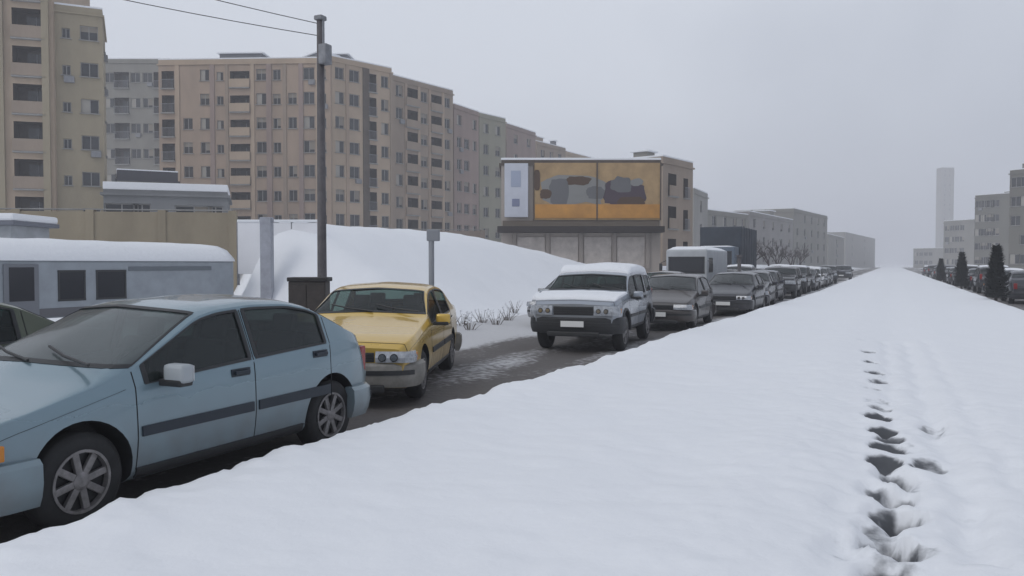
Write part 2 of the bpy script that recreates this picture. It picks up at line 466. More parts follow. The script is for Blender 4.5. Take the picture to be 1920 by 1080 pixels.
def make_car(name, label, cat, sp, loc, rz=0, group=None, snow=None, detail=2):
    L, W = sp['L'], sp['width'][len(sp['width']) // 2][1]
    P = P_factory(sp); pm = sp['paint']
    root = empty(name, loc, rz); tag(root, label, cat, group)
    win = sp['windows']           # list of (y0,y1,t0,t1,kind)  kind side/front/rear
    doors = sp['doors']           # list of (y0,y1)
    hood = sp['hood']
    brk = {0, L}
    for a in win: brk |= {a[0], a[1]}
    for a in doors: brk |= set(a)
    brk |= set(hood)
    ys = sorted(set([round(v, 4) for v in lin(0, L, 64 if detail > 1 else 36)] + [.02, .05, .1, .16, L - .02, L - .05, L - .1] + list(brk)))
    ys2 = [ys[0]]
    for v in ys[1:]:
        if v - ys2[-1] < .012 and v not in brk: continue
        ys2.append(v)
    ys = ys2
    ts = sorted(set(lin(0, 2, 5) + lin(2, 4, 11) + lin(4, 5, 9) + lin(5, 7, 11) + [t for a in win for t in (a[2], a[3])] + [2.15]))
    ts = [t for t in ts if t <= 7]
    bm = bmesh.new()
    rows = []
    for y in ys:
        right = [bm.verts.new(P(y, t)) for t in ts]
        left = [bm.verts.new((-v.co.x, v.co.y, v.co.z)) for v in right[1:-1]]
        rows.append((right, [right[0]] + left + [right[-1]]))
    def region(y, t, s):
        for a in win:
            if a[0] < y < a[1] and a[2] < t < a[3]: return 2
        if hood[0] < y < hood[1] and t > 4.2: return 7
        for k, d in enumerate(doors):
            if d[0] < y < d[1] and 2.15 < t < 4.95: return 3 + k + (2 if s < 0 else 0)
        return 0
    for j in range(len(ys) - 1):
        ym = (ys[j] + ys[j + 1]) / 2
        for s, idx in ((1, 0), (-1, 1)):
            a, b = rows[j][idx], rows[j + 1][idx]
            for i in range(len(ts) - 1):
                tm = (ts[i] + ts[i + 1]) / 2
                q = (a[i], b[i], b[i + 1], a[i + 1]) if s > 0 else (a[i], a[i + 1], b[i + 1], b[i])
                f = bm.faces.new(q); f.material_index = region(ym, tm, s)
    for r in (rows[0], rows[-1]):
        f = bm.faces.new(r[0] + r[1][1:-1][::-1]); f.material_index = 0
    bmesh.ops.recalc_face_normals(bm, faces=bm.faces)
    mats = [pm, PLASTIC, GLASS, pm, pm, pm, pm, pm]
    body = link('body_shell', bm, mats, None)
    # wheel wells
    cb = bmesh.new(); wr = sp['wheel_r']; ar = wr + .055
    for wy in sp['axles']:
        for s in (1, -1):
            vs0 = len(cb.verts)
            n = 36; A, B = [], []
            for k in range(n):
                a = 6.2832 * k / n
                yy_, zz = wy + ar * math.cos(a), wr + .015 + ar * math.sin(a)
                A.append(cb.verts.new((s * (W + .2), yy_, zz))); B.append(cb.verts.new((s * (W - .27), yy_, zz)))
            for k in range(n): cb.faces.new((A[k], A[(k + 1) % n], B[(k + 1) % n], B[k]))
            cb.faces.new(A); cb.faces.new(B[::-1])
    for f in cb.faces: f.material_index = 1
    cut = link('cut', cb, mats, None)
    mod = body.modifiers.new('b', 'BOOLEAN'); mod.operation = 'DIFFERENCE'; mod.object = cut; mod.solver = 'EXACT'
    dg = bpy.context.evaluated_depsgraph_get(); dg.update()
    me = bpy.data.meshes.new_from_object(body.evaluated_get(dg))
    bpy.data.objects.remove(body); bpy.data.objects.remove(cut)
    # split by region into body, doors, bonnet
    def sub(idxs, nm, mlist):
        b2 = bmesh.new(); b2.from_mesh(me)
        bmesh.ops.delete(b2, geom=[f for f in b2.faces if f.material_index not in idxs], context='FACES')
        for f in b2.faces: f.material_index = 1 if f.material_index == 1 else 0
        m2 = bpy.data.meshes.new(nm); b2.to_mesh(m2); nf = len(b2.faces); b2.free()
        for m in mlist: m2.materials.append(m)
        for p in m2.polygons: p.use_smooth = True
        try: m2.set_sharp_from_angle(angle=R(38))
        except Exception: pass
        o = bpy.data.objects.new(nm, m2); COL.objects.link(o); o.parent = root
        return o
    sub({0, 1}, 'body', [pm, PLASTIC])
    sub({7}, 'bonnet', [pm, PLASTIC])
    dobj = {}
    for k in range(len(doors)):
        for s in (1, -1):
            dobj[(k, s)] = sub({3 + k + (2 if s < 0 else 0)}, 'door', [pm, PLASTIC])
    # panel gaps, mouldings, handles
    for k, d in enumerate(doors):
        for s in (1, -1):
            b = bmesh.new()
            for y in d:
                patch(b, P, [y - .004, y + .004], lin(2.15, 4.9, 24), .0012, s)
            patch(b, P, lin(d[0], d[1], 16), [2.13, 2.15], .0012, s)
            link('door_seam', b, GAP, dobj[(k, s)])
            b = bmesh.new()
            mt = sp.get('mould', 3.18)
            patch(b, P, lin(d[0] + .03, d[1] - .03, 14), [mt, mt + .04, mt + .17, mt + .2], .014, s)
            link('side_moulding', b, sp.get('mould_mat', PLASTIC), dobj[(k, s)])
            b = bmesh.new()
            hp = P(d[1] - .13, 3.84)
            bx(b, ((hp.x + .022) * s, hp.y - .02, hp.z), (.022, .15, .028), 0, .006)
            bx(b, ((hp.x + .001) * s, hp.y - .02, hp.z), (.014, .19, .06), 0, .004)
            link('door_handle', b, sp.get('mould_mat', PLASTIC), dobj[(k, s)])
            for a in win:
                if a[4] == 'side' and d[0] <= a[0] < d[1]:
                    b = bmesh.new()
                    patch(b, P, lin(a[0], a[1], 14), lin(a[2], a[3], 7), -.008, s, skirt=False)
                    link('side_window', b, sp.get('side_glass', sp.get('glass', GLASS)), dobj[(k, s)], smooth=True)
                    b = bmesh.new()
                    patch(b, P, lin(a[0] - .01, a[1] + .01, 14), [a[2] - .06, a[2] + .01], .006, s)
                    patch(b, P, lin(a[0] - .01, a[1] + .01, 14), [a[3] - .02, a[3] + .04], .006, s)
                    for y in (a[0], a[1]):
                        patch(b, P, [y - .018, y + .018], lin(a[2], a[3], 7), .006, s)
                    link('window_trim', b, PLASTIC, dobj[(k, s)])
    for a in win:
        if a[4] in ('front', 'rear'):
            b = bmesh.new()
            for s in (1, -1): patch(b, P, lin(a[0], a[1], 12), lin(a[2], a[3], 12), -.006, s, skirt=False)
            bmesh.ops.remove_doubles(b, verts=b.verts, dist=.0005)
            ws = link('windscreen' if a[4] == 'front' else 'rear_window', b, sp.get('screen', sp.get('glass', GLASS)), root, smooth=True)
            b = bmesh.new()
            for s in (1, -1):
                for y in (a[0], a[1]): patch(b, P, [y - .02, y + .02], lin(a[2], a[3], 12), .004, s)
                patch(b, P, lin(a[0], a[1], 12), [a[2] - .04, a[2] + .06], .004, s)
            link('seal', b, PLASTIC, ws)
            if a[4] == 'front':
                for s0 in (-.42, .18):
                    b = bmesh.new()
                    q0 = P(a[0] - .03, 6.9); q1 = P(a[0] + .12, 6.8)
                    tube(b, [(s0 + .5, q0.y, q0.z + .02), (s0 + .15, q0.y + .08, q0.z + .055), (s0 - .08, q1.y - .02, q1.z + .022)], .01, 6)
                    link('wiper', b, PLASTIC, ws)
        elif not any(d[0] <= a[0] < d[1] for d in doors):
            for s in (1, -1):
                b = bmesh.new(); patch(b, P, lin(a[0], a[1], 10), lin(a[2], a[3], 7), -.008, s, skirt=False)
                link('quarter_window', b, sp.get('glass', GLASS), root, smooth=True)
    # bonnet seam, sills
    b = bmesh.new()
    for s in (1, -1):
        patch(b, P, lin(hood[0], hood[1], 16), [4.19, 4.22], .0012, s)
        patch(b, P, [hood[0] - .004, hood[0] + .004], lin(4.2, 7, 14), .0012, s)
    link('bonnet_seam', b, GAP, root)
    for s in (1, -1):
        b = bmesh.new()
        patch(b, P, lin(sp['axles'][0] + ar + .03, sp['axles'][1] - ar - .03, 12), [1.6, 1.9, 2.1, 2.2], .012, s)
        link('sill_trim', b, PLASTIC, root)
    if sp.get('arch_mat'):
        for wy in sp['axles']:
            for s in (1, -1):
                b = bmesh.new(); pts = []
                for k in range(17):
                    a = math.pi * k / 16
                    yy_, zz = wy + (ar + .02) * math.cos(a), wr + .015 + (ar + .02) * math.sin(a)
                    pts.append((s * (W - .012), yy_, zz))
                tube(b, pts, .028, 6)
                link('wheel_arch_trim', b, sp['arch_mat'], root)
    # wheels
    for wy in sp['axles']:
        for s in (1, -1): wheel(wr, sp.get('rim', 'cover'), root, W - .03, wy, s)
    # bumpers: swept round the nose and the tail
    wn = interp(sp['width'], 0)
    def plan(end, off, n=18, depth=.5):
        pts = []
        for k in range(n):
            a = -math.pi / 2 + math.pi * k / (n - 1)
            c_, s_ = math.cos(a), math.sin(a)
            x = (W + off) * math.copysign(abs(s_) ** .45, s_)
            y = -off + depth * (1 - abs(c_) ** .55) * .9
            pts.append((x, y if end == 0 else L - y))
        return pts
    def sweep(b, plan_pts, prof, mi=0):
        """prof: list of (outward, z)"""
        n = len(plan_pts); rings = []
        for i, (x, y) in enumerate(plan_pts):
            a = plan_pts[max(0, i - 1)]; c_ = plan_pts[min(n - 1, i + 1)]
            d = Vector((c_[0] - a[0], c_[1] - a[1])).normalized(); nn = Vector((d.y, -d.x))
            if nn.dot(Vector((x, y - L / 2))) < 0: nn = -nn
            rings.append([b.verts.new((x + nn.x * o_, y + nn.y * o_, z)) for o_, z in prof])
        m = len(prof)
        for i in range(n - 1):
            for k in range(m):
                f = b.faces.new((rings[i][k], rings[i][(k + 1) % m], rings[i + 1][(k + 1) % m], rings[i + 1][k])); f.material_index = mi
        for r in (rings[0], rings[-1]): b.faces.new(r).material_index = mi
    bz = sp.get('bumper_z', (.24, .52)); z0, z1 = bz; bmat = sp.get('bumper_mat', pm)
    for end in (0, 1):
        b = bmesh.new()
        pp = plan(end, sp.get('bump_off', .015))
        sweep(b, pp, [(-.06, z0), (.005, z0), (.03, z0 + .06), (.045, (z0 + z1) / 2), (.04, z1 - .03), (.01, z1), (-.06, z1)])
        bo = link('bumper', b, bmat, root, smooth=True)
        try: bo.data.set_sharp_from_angle(angle=R(40))
        except Exception: pass
        b = bmesh.new()
        mid = [p for p in pp if abs(p[0]) < W * .985]
        zc = (z0 + z1) / 2 + .03
        sweep(b, mid, [(.03, zc - .03), (.055, zc - .025), (.055, zc + .025), (.03, zc + .03)])
        link('bumper_strip', b, PLASTIC, bo)
        b = bmesh.new(); yb = -.075 - sp.get('bump_off', .015) if end == 0 else L + .075 + sp.get('bump_off', .015)
        bx(b, (0, yb, zc + (0 if end == 0 else .02)), (.44, .012, .11), 0, .004)
        bx(b, (0, yb + (.004 if end == 0 else -.004), zc + (0 if end == 0 else .02)), (.47, .012, .135), 1, .004)
        link('number_plate', b, [PLATE, PLASTIC], bo)
    # front face: grille, headlights
    gz0, gz1 = sp.get('grille_z', (z1 + .01, z1 + .12))
    b = bmesh.new()
    g = sp.get('grille_w', .38)
    bx(b, (0, .012, (gz0 + gz1) / 2), (2 * g, .05, gz1 - gz0), 0, .01)
    for k in range(3): bx(b, (0, -.016, gz0 + (gz1 - gz0) * (k + .8) / 3.6), (2 * g - .04, .012, .012), 1)
    link('grille', b, [PLASTIC, sp.get('grille_bar', PLASTIC)], root)
    b = bmesh.new()
    bx(b, (0, -.03, z0 - .01), (1.0, .06, .09), 0, .02)
    link('lower_intake', b, PLASTIC, root)
    hl = sp.get('lamp_w', .30)
    for s in (1, -1):
        b = bmesh.new()
        x0 = g + .02; pts = []
        for k in range(9):
            f = k / 8
            xx = x0 + (W * .985 - x0) * min(1, f * 1.25) ** .9
            yy_ = -.022 + .2 * max(0, (f - .58) / .42) ** 2
            pts.append((s * xx, yy_))
        sweep(b, pts, [(-.05, gz0 + .0), (.012, gz0 + .0), (.02, (gz0 + gz1) / 2), (-.005, gz1 + .015), (-.06, gz1 + .015)])
        h_ = link('headlight', b, LAMP, root, smooth=False)
        if detail > 0:
            b = bmesh.new(); zc_ = (gz0 + gz1) / 2
            for q in (1, 3):
                cx0, cy0 = pts[q][0], pts[q][1] - .024
                for ra, ya, mi_ in ((.046, 0, 0), (.036, -.004, 1)):
                    V_ = [b.verts.new((cx0 + ra * math.cos(6.2832 * k / 20), cy0 + ya, zc_ + ra * math.sin(6.2832 * k / 20))) for k in range(20)]
                    V2 = [b.verts.new((v.co.x, v.co.y + .03, v.co.z)) for v in V_]
                    b.faces.new(V_).material_index = mi_
                    for k in range(20): b.faces.new((V_[k], V_[(k + 1) % 20], V2[(k + 1) % 20], V2[k])).material_index = mi_
            link('reflector', b, [PLASTIC, CHROME], h_)
        b = bmesh.new()
        pe = pts[-1]
        bx(b, (pe[0], pe[1] + .03, (gz0 + gz1) / 2), (.03, .08, .09), 0, .008); link('indicator', b, AMBER, h_)
        b = bmesh.new()
        tz = sp.get('tail_z', (.62, .86))
        wt = interp(sp['width'], L); bx(b, (s * (wt - .065), L - .035, sum(tz) / 2), (.13, .09, tz[1] - tz[0]), 0, .02); link('tail_light', b, TAIL, root)
    # mirrors
    my = sp['mirror_y']
    mp_ = P(my, 4.06)
    for s in (1, -1):
        b = bmesh.new()
        bx(b, ((mp_.x + .13) * s, my, mp_.z + .05), (.19, .11, .13), 0, .03)
        mo = link('mirror', b, sp.get('mirror_mat', pm), root, smooth=True)
        b = bmesh.new(); bx(b, ((mp_.x + .10) * s, my, mp_.z - .012), (.21, .115, .05), 0, .015)
        bx(b, ((mp_.x + .13) * s, my + .056, mp_.z + .05), (.165, .008, .105), 1, .003)
        link('mirror_arm', b, [PLASTIC, CHROME], mo)
    # interior
    if detail > 0:
        fy = sp['seats']
        b = bmesh.new(); bx(b, (0, (win[0][0] + L - .4) / 2 + .1, .33), (W * 1.55, L - 1.9, .06), 0)
        bx(b, (0, hood[1] + .12, .80), (W * 1.62, .36, .14), 0, .05); link('dashboard', b, INT, root)
        for sy, xs_ in ((fy[0], (-.36, .36)), (fy[1], (-.34, .34))):
            for x in xs_:
                b = bmesh.new(); rt = Matrix.Rotation(R(-14), 3, 'X')
                bx(b, (x, sy, .46), (.48, .5, .16), 0, .05)
                bx(b, (x, sy + .30, .76), (.46, .14, .58), 0, .05, rt)
                bx(b, (x, sy + .40, 1.12), (.24, .09, .17), 0, .035, rt)
                link('seat', b, SEATM, root, smooth=False)
        b = bmesh.new()
        c0 = Vector((.36, fy[0] - .42, .86)); pts = []
        for k in range(21):
            a = 6.2832 * k / 20; pts.append(c0 + Vector((.18 * math.cos(a), .06 * math.sin(a), .17 * math.sin(a))))
        tube(b, pts, .014, 6, cap=False); tube(b, [c0 - Vector((.17, 0, 0)), c0 + Vector((.17, 0, 0))], .014, 6); tube(b, [c0, c0 + Vector((0, -.3, -.1))], .025, 6)
        link('steering_wheel', b, INT, root)
    # snow
    for (a0, a1, t0, hh) in (snow or ()):
        b = bmesh.new()
        sd_ = random.random() * 50
        for s in (1, -1):
            def hf(fy_, ft, y, t, s=s):
                e = min(fy_, 1 - fy_) * 6; e2 = ft * 5
                q = P(y, t)
                return .006 + hh * sst(min(1, e)) ** .5 * sst(min(1, e2 + .15)) ** .5 * (1 + .35 * noise.noise(Vector((q.x * s * 2.4, y * 2.4, sd_))))
            patch(b, P, lin(a0, a1, 22), lin(t0, 7, 12), 0, s, hfun=hf)
        bmesh.ops.remove_doubles(b, verts=b.verts, dist=.0005)
        link('snow_cover', b, SNOWC, root, smooth=True)
    if sp.get('roof_sign'):
        q = P(sp['roof_sign'], 7)
        b = bmesh.new(); bx(b, (0, q.y, q.z + .075), (.44, .15, .13), 0, .03); bx(b, (0, q.y, q.z + .008), (.5, .17, .03), 1, .005)
        link('roof_sign', b, [mat('taxi_sign', (.75, .62, .25), .4), PLASTIC], root)
    if sp.get('rack'):
        for s in (1, -1):
            b = bmesh.new()
            a0, a1 = sp['rack']; q0, q1 = P(a0, 5.6), P(a1, 5.6)
            tube(b, [(q0.x * s, a0, q0.z), (q0.x * s, a0 + .08, q0.z + .06), (q1.x * s, a1 - .08, q1.z + .06), (q1.x * s, a1, q1.z)], .016, 6)
            link('roof_rail', b, PLASTIC, root)
    return root

def hatch(pn, col, **k):
    W = .826
    d = dict(L=3.84, top=[(0, .60), (.06, .67), (.3, .75), (.7, .83), (.98, .89), (1.12, .95), (1.78, 1.30), (1.98, 1.345), (2.35, 1.37), (2.75, 1.355), (3.0, 1.30), (3.2, 1.20), (3.45, 1.06), (3.62, 1.0), (3.76, .94), (3.84, .72)],
             belt=[(0, .50), (.1, .58), (.35, .66), (.95, .79), (1.2, .84), (3.0, .935), (3.4, .95), (3.65, .89), (3.84, .6)],
             width=[(0, W * .78), (.06, W * .87), (.18, W * .94), (.4, W * .985), (1.2, W), (3.0, W), (3.5, W * .97), (3.72, W * .92), (3.84, W * .84)],
             windows=[(1.17, 1.80, 5.3, 7, 'front'), (1.22, 2.18, 4.1, 4.88, 'side'), (2.25, 3.1, 4.1, 4.88, 'side'), (3.14, 3.42, 5.3, 7, 'rear')],
             doors=[(1.13, 2.215), (2.215, 3.16)], hood=(.10, 1.06), axles=(.74, 3.18), wheel_r=.305, mirror_y=1.37, seats=(1.85, 2.7), zb=.2,
             paint=paint(pn, col), rim='cover', mould=3.02, nose_r=.3, crown=.03, bow=.26)
    d.update(k); return d
def sedan(pn, col, **k):
    W = .84
    d = dict(L=4.35, top=[(0, .66), (.05, .73), (.3, .80), (.8, .88), (1.2, .95), (1.3, .98), (1.9, 1.29), (2.15, 1.345), (2.6, 1.365), (3.0, 1.33), (3.2, 1.27), (3.62, 1.04), (3.72, 1.01), (4.2, .97), (4.28, .94), (4.35, .78)],
             belt=[(0, .55), (.1, .64), (.35, .71), (1.2, .85), (3.2, .93), (3.7, .93), (4.2, .89), (4.35, .64)],
             width=[(0, W * .86), (.06, W * .92), (.18, W * .96), (.4, W * .99), (1.3, W), (3.2, W), (3.8, W * .98), (4.2, W * .95), (4.35, W * .88)],
             windows=[(1.36, 1.91, 5.3, 7, 'front'), (1.42, 2.32, 4.1, 4.86, 'side'), (2.40, 3.12, 4.1, 4.86, 'side'), (3.24, 3.58, 5.3, 7, 'rear')],
             doors=[(1.32, 2.36), (2.36, 3.2)], hood=(.08, 1.24), axles=(.78, 3.42), wheel_r=.30, mirror_y=1.58, seats=(2.05, 2.95), zb=.2,
             paint=paint(pn, col), rim='steel', mould=3.0, nose_r=.25)
    d.update(k); return d
def suv(pn, col, **k):
    W = .86
    d = dict(L=4.05, top=[(0, .86), (.05, .95), (.3, 1.01), (.9, 1.07), (1.0, 1.10), (1.45, 1.41), (1.65, 1.485), (2.2, 1.51), (3.5, 1.49), (3.8, 1.42), (3.98, 1.08), (4.05, .85)],
             belt=[(0, .74), (.1, .85), (.3, .90), (.95, .98), (3.6, 1.04), (3.95, 1.0), (4.05, .75)],
             width=[(0, W * .86), (.06, W * .92), (.18, W * .96), (.4, W * .99), (1.3, W), (3.2, W), (3.6, W * .99), (3.9, W * .97), (4.05, W * .92)],
             windows=[(1.06, 1.47, 5.3, 7, 'front'), (1.2, 2.0, 4.1, 4.86, 'side'), (2.08, 2.85, 4.1, 4.86, 'side'), (2.98, 3.6, 4.1, 4.86, 'side'), (3.82, 3.95, 5.3, 7, 'rear')],
             doors=[(1.1, 2.04), (2.04, 2.92)], hood=(.08, 1.0), axles=(.72, 3.2), wheel_r=.35, mirror_y=1.32, seats=(1.8, 2.7), zb=.34,
             paint=paint(pn, col), rim='alloy', mould=2.9, bumper_z=(.36, .66), bumper_mat=PLASTIC, arch_mat=PLASTIC, nose_r=.2, tumble=.22,
             grille_z=(.70, .86), tail_z=(.8, 1.1))
    d.update(k); return d

G = 'cars queued on the slushy road'
make_car('hatchback_car', 'pale blue hatchback nearest the camera, with dark side moulding and a white mirror', 'car',
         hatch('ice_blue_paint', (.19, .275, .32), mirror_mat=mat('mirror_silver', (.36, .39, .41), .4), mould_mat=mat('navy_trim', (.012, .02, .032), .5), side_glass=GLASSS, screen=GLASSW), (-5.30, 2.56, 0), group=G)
make_car('taxi', 'yellow taxi sedan with a dirty grey bumper right behind the pale blue hatchback', 'taxi',
         sedan('taxi_yellow_paint', (.62, .40, .06), bumper_mat=mat('cream_bumper', (.22, .21, .19), .6, noise_s=6, noise_a=.3)), (-5.66, 7.4, 0), R(22), group=G, snow=None)
make_car('suv_car', 'light grey boxy car with black bumper and snow heaped on its roof', 'car',
         suv('silver_suv_paint', (.30, .33, .37)), (-5.32, 13.9, 0), R(6), group=G, snow=[(1.62, 3.7, 5.1, .13), (.12, .98, 5.2, .05)])
make_car('sedan_car', 'dark olive green sedan in the far lane, half hidden behind the pale blue hatchback', 'car',
         sedan('olive_paint', (.07, .085, .05)), (-8.0, 1.55, 0), group=G, snow=[(.3, 1.2, 5.2, .03)])
make_car('sedan_car', 'silver sedan with a snowy bonnet in the far lane beyond the grey boxy car', 'car',
         sedan('silver_paint', (.30, .31, .32)), (-8.3, 24.0, 0), group=G, snow=[(.15, 1.15, 5.3, .04), (2.0, 3.1, 5.2, .08)], detail=1)
make_car('hatchback_car', 'black hatchback behind the dark muddy one in the near lane', 'car',
         hatch('black_paint', (.012, .013, .02), glass=GLASSD), (-4.75, 25.6, 0), group=G, detail=1)
make_car('hatchback_car', 'dark navy hatchback second behind the grey boxy car in the near lane', 'car',
         hatch('navy_paint', (.018, .022, .035), glass=GLASSD), (-5.15, 34.5, 0), group=G, detail=1)
make_car('sedan_car', 'brownish grey sedan in the far lane under the dark tarpaulin truck', 'car',
         sedan('taupe_paint', (.12, .11, .10)), (-8.2, 29.2, 0), group=G, detail=1)
make_car('suv_car', 'black estate-like car third behind the grey boxy one in the near lane', 'car',
         suv('graphite_paint', (.015, .016, .02), glass=GLASSD), (-5.05, 46.5, 0), group=G, detail=1, snow=[(1.7, 3.6, 5.2, .05)])
make_car('sedan_car', 'snow-topped white sedan fourth in the near lane, small in the distance', 'car',
         sedan('white_paint', (.5, .5, .5)), (-5.0, 56, 0), group=G, detail=1, snow=[(.15, 1.15, 5.3, .05), (2.0, 3.1, 5.2, .1)])
make_car('hatchback_car', 'dark grey hatchback at the far end of the near lane queue', 'car',
         hatch('dark_grey_paint', (.04, .042, .05), glass=GLASSD), (-5.0, 66, 0), group=G, detail=1)
make_car('suv_car', 'dark van-like car alone near the vanishing point at the end of the queue', 'car',
         suv('slate_paint', (.02, .022, .032), glass=GLASSD), (-4.35, 84, 0), group=G, detail=1)
MC = [(-5.2, 19.4, hatch, 'clay_paint', (.05, .043, .04), 0, 'dark muddy hatchback directly behind the grey boxy car in the near lane'),
      (-4.85, 30.2, sedan, 'coal_paint', (.013, .014, .02), 0, 'black sedan directly behind the black hatchback in the near lane'),
      (-4.9, 39.6, suv, 'soot_paint', (.016, .016, .02), 0, 'black tall car between the navy hatchback and the estate-like black car'),
      (-4.95, 51.3, hatch, 'iron_paint', (.03, .032, .04), 0, 'dark hatchback squeezed before the snow-topped white sedan'),
      (-4.9, 61, sedan, 'pitch_paint', (.02, .02, .028), 0, 'dark sedan just behind the snow-topped white sedan'),
      (-4.9, 71.5, suv, 'lead_paint', (.05, .052, .06), 0, 'dark grey tall car near the far end of the near lane'),
      (-7.9, 19.3, hatch, 'frosted_paint', (.33, .34, .35), 1, 'light grey hatchback buried under snow, far lane, behind the grey boxy car'),
      (-7.9, 41, sedan, 'umber_paint', (.07, .062, .058), 0, 'dark brown sedan in the far lane right behind the white van'),
      (-7.9, 46, suv, 'shale_paint', (.04, .042, .046), 1, 'dark tall car with snowy roof in the far lane before the bare trees'),
      (-7.9, 51.5, hatch, 'gunmetal_paint', (.05, .052, .06), 0, 'gunmetal hatchback in the far lane beside the tarpaulin truck'),
      (-7.9, 57, sedan, 'basalt_paint', (.025, .026, .03), 1, 'snow-topped black sedan in the far lane beyond the truck'),
      (-7.9, 64, suv, 'pewter_paint', (.08, .083, .09), 1, 'pewter tall car in the far lane under the bare trees'),
      (-7.9, 73, sedan, 'mist_paint', (.12, .12, .13), 0, 'mid grey sedan farthest in the far lane')]
for x, y, fn, pn, col, sn, lab in MC:
    make_car({sedan: 'sedan_car', hatch: 'hatchback_car', suv: 'suv_car'}[fn], lab, 'car', fn(pn, col, glass=GLASSD), (x, y, 0), R(random.uniform(-2, 3)), group=G, detail=0,
             snow=[(1.9, 3.0, 5.2, .09), (.15, .95, 5.4, .05)] if sn else None)
G2 = 'cars on the far carriageway right of the snowy strip'
rc = [(5.6, 30.5, sedan, 'storm_grey_paint', (.09, .10, .11), 'dark grey sedan at the right edge of the photo, nearest on the right carriageway'),
      (5.5, 38, hatch, 'midnight_paint', (.02, .022, .03), 'near-black hatchback second from the right edge on the right carriageway'),
      (5.5, 44.5, sedan, 'ink_blue_paint', (.025, .03, .045), 'ink blue sedan between two dark cars on the right carriageway'),
      (5.5, 51, suv, 'charcoal_paint', (.03, .033, .04), 'tall charcoal car in the middle of the right carriageway row'),
      (5.5, 58, sedan, 'shadow_blue_paint', (.03, .036, .05), 'dark blue sedan beyond the tall charcoal car on the right carriageway'),
      (5.4, 67, suv, 'dusk_grey_paint', (.045, .048, .055), 'dark grey tall car behind a dark blue sedan on the right carriageway'),
      (5.4, 80, hatch, 'fog_grey_paint', (.07, .075, .08), 'small grey hatchback midway along the hazy part of the right row'),
      (5.3, 73, sedan, 'onyx_paint', (.02, .02, .026), 'black sedan between a tall grey car and a small grey hatchback, right carriageway'),
      (5.2, 88, suv, 'dim_blue_paint', (.03, .033, .045), 'hazy dark tall car just beyond the small grey hatchback on the right'),
      (5.2, 97, sedan, 'dim_grey_paint', (.035, .036, .042), 'hazy dark sedan, third from the far end of the right row'),
      (5.1, 108, suv, 'faded_black_paint', (.025, .026, .032), 'hazy dark tall car, last but one of the right row'),
      (5.1, 124, hatch, 'faded_slate_paint', (.035, .036, .045), 'faint dark hatchback ending the right row by the vanishing point'),
      (8.8, 41, sedan, 'pearl_paint', (.45, .45, .46), 'white sedan in the outer lane of the right carriageway')]
for x, y, fn, pn, col, lab in rc:
    c = make_car({sedan: 'sedan_car', hatch: 'hatchback_car', suv: 'suv_car'}[fn], lab, 'car', fn(pn, col, glass=GLASSD), (x - .25, y + 4.2, 0), math.pi, group=G2, detail=0,
                 snow=[(1.9, 3.0, 5.3, .06)] if random.random() < .5 else None)

